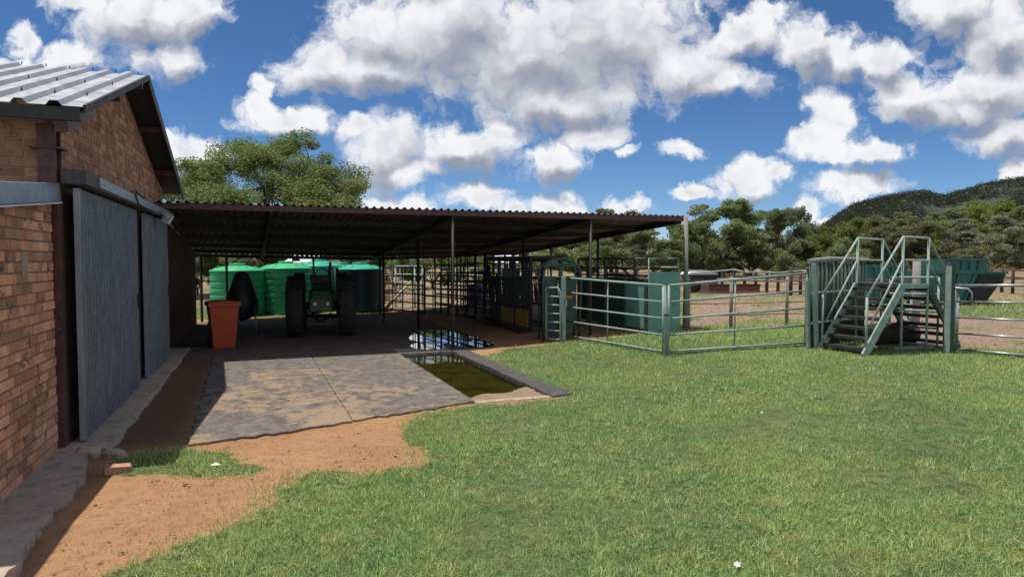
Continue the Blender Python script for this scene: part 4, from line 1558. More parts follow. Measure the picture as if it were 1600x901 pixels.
def chute():
    p = gp(1013, 523)
    b = thing('loading_chute', 'green sheeted loading chute with a solid end door and pipe hoop on top', 'chute', p, ROT)
    He = zat(p.y, 425) - p.z
    Ht = zat(p.y, 404) - p.z
    w, Lc = 0.80, 3.2
    MB().span(0.0, w, -0.02, 0.015, 0.03, He).build('end_door', M['green_sheet'], b, 0.004)
    hp = MB()
    hp.tube([(0.0, 0.0, 0), (0.0, 0.0, Ht), (w - 0.04, 0.0, Ht), (w - 0.04, 0.0, He)], 0.022, 8)
    hp.build('hoop', M['green_paint'], b)
    MB().tube([(0.3, 0.0, He + 0.10), (w - 0.04, 0.0, He + 0.10)], 0.016, 8).build('rail', M['green_paint'], b)
    for x in (-0.03, w):
        sh = MB()
        sh.span(x, x + 0.02, 0.05, Lc, 0.10, He * 0.86)
        sh.build('side_sheet', M['green_dark'], b)
        for y in (0.03, 0.9, 1.8, 2.7, Lc):
            MB().beam((x - 0.03, y, 0), (x - 0.03, y, Ht if y > 1.5 else He * 0.9), 0.05, 0.05).build('upright', M['green_dark'], b)
        for z in (He * 0.92, He * 1.05, Ht):
            MB().tube([(x - 0.03, 0.03, z), (x - 0.03, Lc, z)], 0.022, 8).build('rail', M['darksteel'] if z != Ht else M['green_dark'], b)
    # first sheet of the near side is lighter
    MB().span(-0.036, -0.032, 0.06, 0.88, 0.12, He * 0.80).build('patch_sheet', M['green_sheet'], b)


chute()

DS = M['darksteel']
dg = 'dark pipe panels of the pens behind the shed'
pens = [
    ((664, 489), (700, 493), 'dark pipe panel left of the brown front post, deep in the pens'),
    ((700, 493), (744, 498), 'dark pipe panel right of the brown front post, deep in the pens'),
    ((744, 498), (776, 505), 'dark pipe panel joining the pens to the cattle crush'),
]
for (a, c, lab) in pens:
    A, B = gp(*a), gp(*c)
    panel('pen_fence', lab, 'fence panel', A, B, 1.32, 1.32, 6, DS, 0.022, (0.33, 0.66), dg)
for (xa, Ya, xb, Yb, lab, m) in [
    (601, 27.0, 625, 26.5, 'rusty brown pipe panel seen between two dark shed posts', M['rust']),
    (664, 27.5, 712, 27.0, 'dull green pipe panel standing far back beyond the pen', M['green_dark']),
    (712, 27.0, 756, 26.0, 'grey pipe panel in the far row behind the brown post', M['pipe']),
    (756, 26.0, 806, 24.6, 'dark far pipe panel seen through the rear of the crush', DS),
    (806, 24.6, 856, 24.0, 'dark far pipe panel hidden by the crush and headgate', DS),
]:
    A, B = Vector((xat(Ya, xa), Ya, 0.0)), Vector((xat(Yb, xb), Yb, 0.0))
    panel('pen_fence', lab, 'fence panel', A, B, 1.45, 1.45, 6, m, 0.024, (0.25, 0.5, 0.75), 'far pipe panels beyond the shed')


for (t0_, n0_, t1_, n1_, lab) in [
    (17.9, 5.9, 20.9, 5.55, 'dark race panel running back from the rear of the crush, near side'),
    (17.9, 6.8, 21.2, 6.5, 'dark race panel running back from the rear of the crush, far side'),
    (20.9, 5.2, 24.6, 4.3, 'dark pipe panel leading away from the crush towards the trees'),
    (21.6, 2.6, 24.8, 2.9, 'dark pipe panel standing end on behind the shaded teal tank'),
    (22.2, 6.9, 22.6, 9.8, 'dark cross panel beyond the shed between headgate and chute'),
]:
    A, B = T(t0_, n0_), T(t1_, n1_)
    A.z, B.z = float(gz(A.x, A.y)), float(gz(B.x, B.y))
    hh = 1.85 if t0_ == 17.9 else 1.5
    panel('pen_fence', lab, 'fence panel', A, B, hh, hh, 7 if hh > 1.6 else 6, DS, 0.024, (0.2, 0.4, 0.6, 0.8), 'dark race panels')


def pen_gate(px0, px1, Y, lab, m):
    a, c = Vector((xat(Y, px0), Y, 0)), Vector((xat(Y - 0.4, px1), Y - 0.4, 0))
    o = panel('pen_gate', lab, 'gate', a, c, 1.55, 1.55, 6, m, 0.028, (0.35,), None)
    Lh = (c - a).xy.length
    MB().tube([(0.0, 0, 1.55), (0.0, 0, 1.82), (0.06, 0, 1.88), (Lh * 0.78, 0, 1.86), (Lh * 0.78, 0, 1.55)], 0.03, 8).build('hoop', m, o)
    MB().tube([(Lh * 0.55, 0.03, 1.3), (Lh * 1.05, 0.03, 2.0)], 0.022, 8).build('brace', m, o)
    return o


pen_gate(618, 648, 24.6, 'pale green pipe gate with raised hoop, standing in sun behind the shed', M['green_pale'])
pen_gate(648, 660, 24.2, 'narrow pale green gate next to the hooped gate behind the shed', M['green_pale'])
pl = thing('timber_pole', 'pale timber pole propped on the ground beside the hooped pen gate', 'pole', (xat(23.6, 600), 23.6, 0), 0)
MB().tube([(0, 0, 0.02), (0.86, 0.6, 1.0)], [0.055, 0.05], 8).build('pole', M['wood_pale'], pl)
bl = thing('plastic_barrel', 'blue plastic barrel beside the dark pen panels', 'barrel', (xat(24.5, 742), 24.5, 0), 0)
MB().lathe([(0.25, 0), (0.28, 0.1), (0.29, 0.3), (0.28, 0.32), (0.29, 0.34), (0.29, 0.6), (0.28, 0.62), (0.29, 0.64), (0.28, 0.86), (0.24, 0.9), (0.0, 0.9)], (0, 0, 0), 24).build('body', M['bluebarrel'], bl)

# ------------------------------------------------------------------ pole screen, stile and gate
def pole_screen():
    a, c = gp(1268, 545), gp(1352, 531)
    b = thing('pole_screen', 'screen of upright dark green gum poles under a pale capping pole', 'fence', a, math.atan2(c.y - a.y, c.x - a.x))
    Lh = (c - a).xy.length
    H = zat(a.y, 409) - a.z
    k = 15
    for i in range(k):
        x = 0.03 + (Lh - 0.06) * i / (k - 1)
        h = H + random.uniform(-0.05, 0.02)
        r = random.uniform(0.037, 0.052)
        MB().tube([(x + random.uniform(-0.01, 0.01), 0.05, -0.05), (x + random.uniform(-0.015, 0.015), 0.05 + random.uniform(-0.02, 0.02), h * 0.5), (x + random.uniform(-0.02, 0.02), 0.05, h)], [r, r * 0.96, r * 0.86], 10).build('pole', M['gum_green'], b)
    MB().tube([(-0.12, 0.02, H + 0.01), (Lh * 0.3, 0.02, H + 0.05), (Lh * 0.7, 0.02, H + 0.045), (Lh + 0.06, 0.02, H + 0.05)], [0.045, 0.05, 0.045, 0.04], 10).build('capping_pole', M['gum'], b)
    for z in (H * 0.30, H * 0.645):
        MB().tube([(-0.1, -0.03, z), (Lh, -0.03, z)], 0.022, 8).build('rail', M['green_paint'], b)
    MB().beam((-0.10, -0.06, H * 0.98), (0.06, -0.07, -0.03), 0.10, 0.05, up=(0, 1, 0)).build('brace_post', M['green_paint'], b)
    MB().beam((-0.16, 0.03, H * 0.80), (-0.06, 0.03, -0.03), 0.08, 0.05, up=(0, 1, 0)).build('brace_post', M['green_paint'], b)


pole_screen()


def stile():
    p = gp(1354, 556)
    b = thing('stile_stairs', 'green steel stile with dark treads and pipe handrails leading over the fence', 'stairs', p, ROT + 0.04)
    rise, run, land, w = 1.16, 0.84, 0.66, 0.90
    gm, pm = M['green_paint'], M['green_paint']
    yA, yB = 0.0, w
    for y in (yA, yB):
        MB().beam((-0.06, y, 0.0), (run, y, rise), 0.035, 0.14).build('stringer', gm, b)
        MB().beam((run + land, y, rise), (2 * run + land + 0.06, y, 0.0), 0.035, 0.12).build('stringer', M['green_dark'], b)
        MB().beam((run - 0.04, y, rise + 0.0), (run + land + 0.04, y, rise), 0.035, 0.08).build('landing_frame', gm, b)
        # handrails
        top, mid = 0.86, 0.46
        hr = MB()
        hr.tube([(-0.02, y, 0.52 + top * 0.55), (run, y, rise + top), (run + land, y, rise + top - 0.02), (2 * run + land, y, 0.52 + top * 0.5)], 0.021, 8)
        hr.build('handrail', gm, b)
        mr = MB()
        mr.tube([(0.06, y, 0.50), (run, y, rise + mid), (run + land, y, rise + mid - 0.01), (2 * run + land - 0.05, y, 0.46)], 0.018, 8)
        mr.build('midrail', gm, b)
        for x, z0, z1 in ((-0.02, -0.03, 0.52 + top * 0.55), (run, -0.03, rise + top), (run + land, -0.03, rise + top - 0.02), (2 * run + land, -0.03, 0.52 + top * 0.5)):
            MB().tube([(x, y, z0), (x, y, z1)], 0.021, 8).build('rail_post', pm, b)
    nst = 7
    for i in range(nst):
        k = (i + 0.7) / nst
        for sgn in (0, 1):
            x = run * k if not sgn else 2 * run + land - run * k
            MB().box((x, w / 2, rise * k - 0.02), (0.21, w - 0.04, 0.05)).build('tread', M['tread'], b)
    MB().box((run + land / 2, w / 2, rise + 0.02), (land, w - 0.04, 0.035)).build('landing', M['tread'], b)


stile()

pst = gp(1481, 551)
post2 = thing('fence_post', 'square dark green timber post where the pipe gate hangs', 'post', pst, ROT + 0.05)
MB().box((0, 0, (zat(pst.y, 414) - pst.z) / 2), (0.125, 0.125, zat(pst.y, 414) - pst.z + 0.1)).build('post', M['gum_green'], post2, 0.008)
MB().box((-0.066, -0.02, (zat(pst.y, 414) - pst.z) / 2), (0.006, 0.10, 1.5)).build('face_strip', M['green_paint'], post2)
MB().box((0.09, 0, 0.22), (0.10, 0.05, 0.03)).build('hinge', M['pipe'], post2)


def pipe_gate():
    a = gp(1490, 549)
    c = gp(1640, 563)
    o = panel('pipe_gate', 'galvanised pipe gate with rounded corner, right of the square green post', 'gate', a, c, zat(a.y, 446) - a.z, zat(c.y, 446) - c.z, 5, M['pipe'], 0.018, (), None, 0.026, 0.05, 0.024)
    H = zat(a.y, 446) - a.z
    MB().tube([(-0.08, -0.03, H - 0.05), (0.0, -0.03, H - 0.04), (0.20, -0.03, H - 0.05), (0.26, -0.03, H - 0.12), (0.26, -0.03, H - 0.33)], 0.018, 8).build('latch_loop', M['pipe'], o)


pipe_gate()

# rails between the stile and the square post
a, c = gp(1409, 543), gp(1478, 547)
panel('rail_fence', 'pale green four rail fence panel between the stile and the square post', 'fence panel', a + Vector((0.1, 0.6, 0)), c + Vector((0, 0.25, 0)), 1.28, 1.30, 5, M['green_paint'], 0.018, (), None, 0.022, 0.05)
wp = gp(1430, 506)
wpo = thing('fence_post', 'grey weathered gum pole post seen through the stile rails', 'post', wp, 0)
MB().tube([(0, 0, -0.1), (0.01, 0, 0.8), (0, 0, zat(wp.y, 408) - wp.z)], [0.10, 0.095, 0.09], 10).build('post', M['gum'], wpo)
lg = gp(1415, 543)
lgo = thing('log', 'thick dark log lying in the grass under the stile', 'log', lg + Vector((0, 0.5, 0)), ROT - 0.05)
MB().tube([(-0.55, 0, 0.20), (-0.2, 0.02, 0.22), (0.2, -0.01, 0.21), (0.55, 0.0, 0.19)], [0.20, 0.22, 0.21, 0.19], 12).build('trunk', M['log'], lgo)
lgo2 = thing('plank', 'grey plank lying on the ground right of the dark log', 'plank', gp(1438, 549) + Vector((0, 0.25, 0)), ROT - 0.1)
MB().box((0, 0, 0.04), (0.9, 0.12, 0.05)).build('board', M['gum'], lgo2)

# ------------------------------------------------------------------ paddock
def rail_fence(name, lab, pts, hs, m, post_r, rails, rr, mr=None, g=None):
    o = thing(name, lab, 'fence', pts[0], 0, g)
    base = Vector(pts[0])
    for p, h in zip(pts, hs):
        q = Vector(p) - base
        MB().tube([(q.x, q.y, q.z - 0.1), (q.x, q.y, q.z + h)], [post_r, post_r * 0.9], 8).build('post', m, o)
    for k in rails:
        mb = MB()
        for (p, h), (p2, h2) in zip(list(zip(pts, hs))[:-1], list(zip(pts, hs))[1:]):
            a, c = Vector(p) - base, Vector(p2) - base
            mb.tube([(a.x, a.y - post_r, a.z + h * k), (c.x, c.y - post_r, c.z + h2 * k)], rr, 6)
        mb.build('rail', mr or m, o)
    return o


P_ = [gp(1075, 513), gp(1142, 512), gp(1229, 509), gp(1300, 508), gp(1430, 506) + Vector((0, .1, 0))]
rail_fence('paddock_fence', 'thin pinkish pipe rails on grey posts along the near edge of the paddock', P_, [1.22] * 5, M['gum'], 0.045, (0.25, 0.48, 0.70, 0.92), 0.012, M['rust'])
FP = []
for i in range(12):
    Y = 36.0 - 0.5 * i
    px = 1076 + i * 17.5
    FP.append(Vector((xat(Y, px), Y, 0.17)))
rail_fence('pole_fence', 'low dark gum pole fence across the far side of the paddock', FP, [1.05 + 0.15 * random.random() for _ in FP], M['gum_dark'], 0.085, (0.55, 0.93), 0.055, M['gum'])
FP2 = [Vector((xat(Y, px), Y, 0.17)) for px, Y in ((1548, 34), (1566, 33), (1583, 32), (1604, 31), (1630, 30))]
rail_fence('pole_fence', 'dark gum pole fence right of the slanted teal skip', FP2, [1.25] * 5, M['gum_dark'], 0.075, (0.35, 0.62, 0.9), 0.035, M['rust'])
FP3 = [Vector((xat(Y, px), Y, 0.17)) for px, Y in ((1236, 30), (1262, 30.5), (1290, 31), (1320, 31.5), (1352, 32))]
rail_fence('pole_fence', 'dark gum pole fence behind the upright pole screen', FP3, [1.3] * 5, M['gum_dark'], 0.085, (0.4, 0.65, 0.93), 0.03, M['rust'])
FP4 = [Vector((xat(Y, px), Y, 0.1)) for px, Y in ((905, 32), (935, 32.3), (965, 32.6), (995, 33), (1025, 33.3), (1055, 33.6))]
rail_fence('pole_fence', 'rusty rail fence seen between the headgate and the chute', FP4, [1.4] * 6, M['gum_dark'], 0.06, (0.3, 0.6, 0.95), 0.03, M['rust'])


def skip(px0, px1, Y, H, lab, tilt):
    x0, x1 = xat(Y, px0), xat(Y, px1)
    b = thing('skip', lab, 'skip', (x0, Y, 0.17), 0.10)
    L_ = x1 - x0
    D = 1.5
    top, leg = H, 0.14
    prof = [(0.12, leg), (L_ - tilt, leg), (L_, top), (0.0, top)]
    inner = [(0.16, leg + 0.04), (L_ - tilt - 0.04, leg + 0.04), (L_ - 0.05, top), (0.05, top)]
    mb = MB()
    V = []
    for y in (0, D):
        V += [(x, y, z) for x, z in prof]
    for y in (0.05, D - 0.05):
        V += [(x, y, z) for x, z in inner]
    Fc = [(0, 1, 2, 3), (7, 6, 5, 4), (0, 4, 5, 1), (1, 5, 6, 2), (3, 7, 4, 0),
          (11, 10, 9, 8), (12, 13, 14, 15), (9, 13, 12, 8), (10, 14, 13, 9), (8, 12, 15, 11),
          (3, 2, 10, 11), (6, 7, 15, 14), (2, 6, 14, 10), (7, 3, 11, 15)]
    mb.add(V, Fc)
    mb.build('body', M['teal_skip'], b)
    rm = MB()
    rm.beam((-0.03, -0.03, top), (L_ + 0.03, -0.03, top), 0.06, 0.08)
    rm.beam((-0.03, D + 0.03, top), (L_ + 0.03, D + 0.03, top), 0.06, 0.08)
    rm.build('rim', M['teal_skip'], b)
    for i in range(1, 5):
        k = i / 5
        MB().beam((0.12 + (L_ - tilt - 0.12) * k, -0.03, leg), (L_ * k, -0.03, top - 0.04), 0.06, 0.05).build('rib', M['teal_skip'], b)
    if tilt > 0.6:
        MB().prism([(L_ * 0.66, top - 0.07), (L_ * 0.985, top - 0.07), (L_ - tilt - 0.02, leg + 0.02), (L_ * 0.50, leg + 0.02)], -0.065, -0.004).build('shade_panel', M['rubber'], b)  # dark sheet standing in for the shaded part of the face
    for k in (0.15, 0.45, 0.8):
        for y in (0.2, D - 0.2):
            MB().span((L_ - tilt) * k, (L_ - tilt) * k + 0.1, y, y + 0.1, -0.05, leg).build('leg', M['darksteel'], b)
    return b


skip(1446, 1583, 23.6, 1.16, 'teal skip with a slanted end in painted shade, standing behind the pipe gate', 0.75)
skip(1475, 1548, 26.5, 1.62, 'second teal skip standing behind the slanted one', 0.3)
skip(1353, 1424, 22.4, 1.40, 'teal skip seen through the stile handrails', 0.25)


def trailer():
    Y = 33.5
    b = thing('farm_trailer', 'dark flat trailer with a pale sheet over it at the paddock edge', 'trailer', (xat(Y, 1076), Y, 0.17), 0)
    L_ = xat(Y, 1122) - xat(Y, 1076)
    MB().span(0, L_, 0, 1.6, 0.35, 0.62).build('bed', M['trough_red'], b)
    MB().span(0.05, L_ - 0.05, 0.05, 1.55, 0.625, 0.86).build('load', M['darksteel'], b)
    cv = MB().prism([(-0.03, 0.865), (L_ + 0.03, 0.865), (L_ - 0.1, 0.97), (L_ * 0.5, 1.0), (0.1, 0.98)], -0.03, 1.63)
    cv.build('cover_sheet', M['white'], b)
    for x in (0.3, L_ - 0.35):
        MB().lathe([(0.04, -0.08), (0.24, -0.08), (0.26, 0), (0.24, 0.08), (0.04, 0.08)], (x, -0.09, 0.24), 18, 'y').build('wheel', M['rubber'], b)


trailer()


def trough():
    Y = 32.2
    b = thing('feed_trough', 'long low reddish concrete feed trough in the paddock', 'trough', (xat(Y, 1108), Y, 0.16), 0.16)
    L_ = xat(Y, 1194) - xat(Y, 1108)
    mb = MB()
    mb.span(0, L_, 0, 0.08, 0, 0.42)
    mb.span(0, L_, 0.82, 0.90, 0, 0.42)
    mb.span(0, 0.08, 0.081, 0.819, 0, 0.42)
    mb.span(L_ - 0.08, L_, 0.081, 0.819, 0, 0.42)
    mb.span(0.081, L_ - 0.081, 0.081, 0.819, 0.02, 0.10)
    mb.build('basin', M['trough_red'], b, 0.01)
    MB().span(-0.02, L_ + 0.02, -0.03, 0.0, 0.36, 0.44).build('lip', M['darksteel'], b)


trough()


def far_building(px0, px1, Y, eave, ridge, lab, D=5):
    x0, x1 = xat(Y, px0), xat(Y, px1)
    b = thing('tin_building', lab, 'building', (x0, Y, 0), 0)
    w = x1 - x0
    MB().span(0.1, w - 0.1, 0.1, D - 0.1, 0, eave).build('wall', M['white'], b)
    rf = MB()
    rf.prism([(-0.2, eave), (D / 2, ridge), (D + 0.2, eave), (D + 0.2, eave + 0.05), (D / 2, ridge + 0.06), (-0.2, eave + 0.05)], -0.2, w + 0.2, 'yz')
    rf.build('roof', M['white'], b)
    MB().span(w * 0.4, w * 0.6, 0.06, 0.12, 0, 2.0).build('door', M['darksteel'], b)


far_building(432, 492, 40, 1.55, 2.45, 'pale tin roofed outbuilding behind the green water tanks')
far_building(776, 806, 48, 1.45, 2.1, 'small white roofed outbuilding seen over the cattle crush', 3)

# small things on the ground
bb = gp(183, 738)
tag(MB().box((0, 0, 0.03), (0.20, 0.10, 0.07)).build('brick_bit', M['brickbit'], None, 0.006), 'single loose orange brick lying at the edge of the small grass patch', 'brick').location = bb
bpy.data.objects['brick_bit'].rotation_euler = (0.05, 0.1, 0.6)


def flower(px, py, s, lab):
    p = gp(px, py)
    o = thing('white_flower', lab, 'flower', p, 0)
    pt = MB()
    for q in range(6):
        a = q * math.pi / 3
        ca, sa = math.cos(a), math.sin(a)
        k = s * (0.75 + 0.4 * random.random())
        pt.add([(0, 0, s * 0.7), (ca * k * 0.45 - sa * s * .36, sa * k * 0.45 + ca * s * .36, s * 1.3), (ca * k, sa * k, s * random.uniform(1.2, 1.7)), (ca * k * 0.45 + sa * s * .36, sa * k * 0.45 - ca * s * .36, s * 1.25)], [(0, 1, 2), (0, 2, 3)])
    pt.build('petal', M['petal'], o)
    MB().tube([(0, 0, 0), (0.01, 0, s * 0.9)], 0.003, 5).build('stem', L['lime'], o)
    o.rotation_euler = (0.5, -0.3, 0)


flower(1152, 886, 0.026, 'white flower standing in the lawn at the bottom edge of the picture')
flower(663, 656, 0.016, 'tiny white flower at the lawn edge nearest the bare sand')
flower(1190, 646, 0.018, 'tiny white flower in the middle of the lawn')
ltr = gp(335, 729)
lt = tag(MB().add([(-0.07, -0.02, 0.02), (0.06, -0.03, 0.035), (0.08, 0.03, 0.03), (0.0, 0.045, 0.05), (-0.06, 0.03, 0.03), (0.0, 0, 0.055)], [(0, 1, 5), (1, 2, 5), (2, 3, 5), (3, 4, 5), (4, 0, 5)]).build('litter', M['petal']), 'crumpled white scrap lying on the small grass patch', 'scrap')
lt.location = ltr
lt.scale = (0.6, 0.6, 0.6)
lt.modifiers.new('thick', 'SOLIDIFY').thickness = 0.004


def rubble():
    p = gp(150, 715)
    for i, (dx, dy, s, lab) in enumerate(((-0.08, 0.0, 0.13, 'broken grey concrete lump by the foot of the corner column'), (0.16, 0.02, 0.10, 'flat broken concrete piece at the end of the door step'))):
        mb = MB()
        V = []
        k = 7
        for z, f in ((0, 1.0), (s * 0.5, 0.95), (s * 0.8, 0.6)):
            for q in range(k):
                a = q * 2 * math.pi / k
                V.append((math.cos(a) * s * f * random.uniform(0.8, 1.3), math.sin(a) * s * f * 0.7 * random.uniform(0.8, 1.2), z * random.uniform(0.8, 1.1)))
        Fc = [tuple(range(2 * k, 3 * k))]
        for j in range(2):
            for q in range(k):
                Fc.append((j * k + q, j * k + (q + 1) % k, (j + 1) * k + (q + 1) % k, (j + 1) * k + q))
        mb.add(V, Fc)
        o = tag(mb.build('concrete_rubble', M['concrete_edge']), lab, 'rubble')
        o.location = p + Vector((dx, dy, 0.0))


rubble()


# ------------------------------------------------------------------ trees
def leaf_cloud(cent, rad, per, leaf, r, flat=0.55):
    """leaf sized diamonds filling flattened clumps"""
    N = len(cent) * per
    c = np.repeat(cent, per, 0)
    rr = np.repeat(rad, per)
    d = r.normal(0, 1, (N, 3))
    d /= np.linalg.norm(d, axis=1, keepdims=True)
    q = r.uniform(0, 1, N) ** 0.45
    pos = c + d * (rr * q)[:, None] * np.array([1, 1, flat])
    up = r.normal(0, 0.55, (N, 3)) + np.array([0, 0, 0.75])
    up /= np.linalg.norm(up, axis=1, keepdims=True)
    u = np.cross(up, r.normal(0, 1, (N, 3)))
    u /= np.linalg.norm(u, axis=1, keepdims=True) + 1e-9
    v = np.cross(up, u)
    s = leaf * r.uniform(0.6, 1.35, N)[:, None]
    V = np.stack([pos - u * s, pos - v * s * 0.5, pos + u * s, pos + v * s * 0.5], 1).reshape(-1, 3)
    return V


def tree_meshes(key, seed, H, R, th, clumps, per, leaf, crad, flat=0.5, tilt=0.0, cflat=0.55, spread=1.0):
    r = np.random.default_rng(seed)
    rd = random.Random(seed)
    zc = th + (H - th) * 0.36
    lobes = []
    nl = max(8, clumps // 10)
    for i in range(nl):
        a = i * 2.39996 + r.uniform(-0.3, 0.3)
        k = (i + 0.5) / nl
        el = math.asin(max(-0.75, 1 - 1.62 * k))
        rr = r.uniform(0.62, 0.86)
        z = zc + math.sin(el) * (H - zc) * rr * (1.0 if el > 0 else 0.9)
        lobes.append((math.cos(a) * math.cos(el) * R * rr, math.sin(a) * math.cos(el) * R * rr, max(z, th * 0.62), r.uniform(0.75, 1.25)))
    cents = []
    while len(cents) < clumps:
        l = lobes[len(cents) % nl] if r.uniform() < 0.85 else lobes[r.integers(nl)]
        p = r.normal(0, 1, 3)
        p /= np.linalg.norm(p)
        q = r.uniform(0.2, 1.0) * l[3]
        c = (l[0] + p[0] * q * R * 0.30, l[1] + p[1] * q * R * 0.30, l[2] + p[2] * q * (H - zc) * 0.24)
        cents.append((c[0] + tilt * c[2], c[1], min(c[2], H - crad * 0.3)))
    cents = np.array(cents)
    rad = crad * r.uniform(0.6, 1.35, clumps)
    V = leaf_cloud(cents, rad, per, leaf, r, cflat)
    crown = np_mesh(key + '_crown', V, np.arange(len(V)).reshape(-1, 4))
    tb = MB()
    stems = 1 if rd.random() < 0.5 else 2
    forks = []
    for s in range(stems):
        a = rd.uniform(0, 6.28)
        l = 0.0 if stems == 1 else R * 0.10
        f = Vector((math.cos(a) * l * 1.6 + tilt * th, math.sin(a) * l * 1.6, th * rd.uniform(0.8, 1.0)))
        b0 = H * 0.030 / math.sqrt(stems)
        tb.tube([(math.cos(a) * l * 0.2, math.sin(a) * l * 0.2, -0.1), (math.cos(a) * l * 0.6 + rd.uniform(-.06, .06) * R * .3, math.sin(a) * l * 0.6, th * 0.5), f], [b0 * 1.25, b0, b0 * 0.85], 8)
        forks.append(f)
    limbs = []
    for i in range(6):
        f = forks[i % stems]
        a = i * math.pi / 3 + rd.uniform(-0.3, 0.3)
        e = Vector((math.cos(a) * R * 0.55, math.sin(a) * R * 0.55, th + (H - th) * rd.uniform(0.35, 0.6)))
        m_ = f.lerp(e, 0.5) + Vector((rd.uniform(-.1, .1) * R, rd.uniform(-.1, .1) * R, -(H - th) * 0.05))
        tb.tube([f - Vector((0, 0, 0.1)), m_, e], [H * 0.017, H * 0.012, H * 0.007], 6)
        limbs += [m_, e]
    limbs = [Vector(x) for x in limbs]
    for c in cents[::3]:
        c = Vector(c)
        b = min(limbs, key=lambda q: (q - c).length)
        m_ = b.lerp(c, 0.55) + Vector((rd.uniform(-.1, .1), rd.uniform(-.1, .1), rd.uniform(-.15, .05))) * R * 0.3
        tb.tube([b, m_, c], [H * 0.0058, H * 0.004, H * 0.0018], 4, False)
    t = bpy.data.meshes.new(key + '_trunk')
    t.from_pydata(tb.v, [], tb.f)
    t.polygons.foreach_set('use_smooth', tb.sm)
    t.materials.append(M['bark'])
    return t, crown


def put_tree(meshes, leafm, lab, x, y, z=0.1, sx=1.0, sz=1.0, rz=0.0, g=None, name='tree', cat='tree'):
    o = thing(name, lab, cat, (x, y, z), rz, g)
    o.scale = (sx, sx, sz)
    t, c = meshes
    link_mesh('trunk', t, None, o)
    if not c.materials:
        c.materials.append(leafm)
    co = link_mesh('crown', c, None, o)
    co.material_slots[0].link = 'OBJECT'
    co.material_slots[0].material = leafm
    return o


big = tree_meshes('thorn_tree', 8, 8.0, 6.0, 1.9, 260, 420, 0.065, 0.72, cflat=0.6)
put_tree(big, L['acacia'], 'large spreading thorn tree rising behind the shed roof beside the barn', xat(33, 425), 33, 0)
V1 = tree_meshes('bush_tree', 21, 7.0, 3.9, 1.5, 130, 260, 0.10, 0.66, cflat=0.55)
V2 = tree_meshes('bush_tree', 34, 6.2, 4.3, 1.3, 140, 250, 0.10, 0.64, cflat=0.5)
V3 = tree_meshes('bush_tree', 47, 5.2, 3.4, 0.8, 110, 260, 0.10, 0.62, cflat=0.6)
V4 = tree_meshes('bush_tree', 58, 6.6, 5.0, 1.0, 110, 240, 0.105, 0.75, cflat=0.28)
V5 = tree_meshes('bush_tree', 63, 3.4, 3.0, 0.3, 85, 250, 0.09, 0.58, cflat=0.6)
VH = {'1': (V1, 7.0, 3.9), '2': (V2, 6.2, 4.3), '3': (V3, 5.2, 3.4), '4': (V4, 6.6, 5.0), '5': (V5, 3.4, 3.0)}
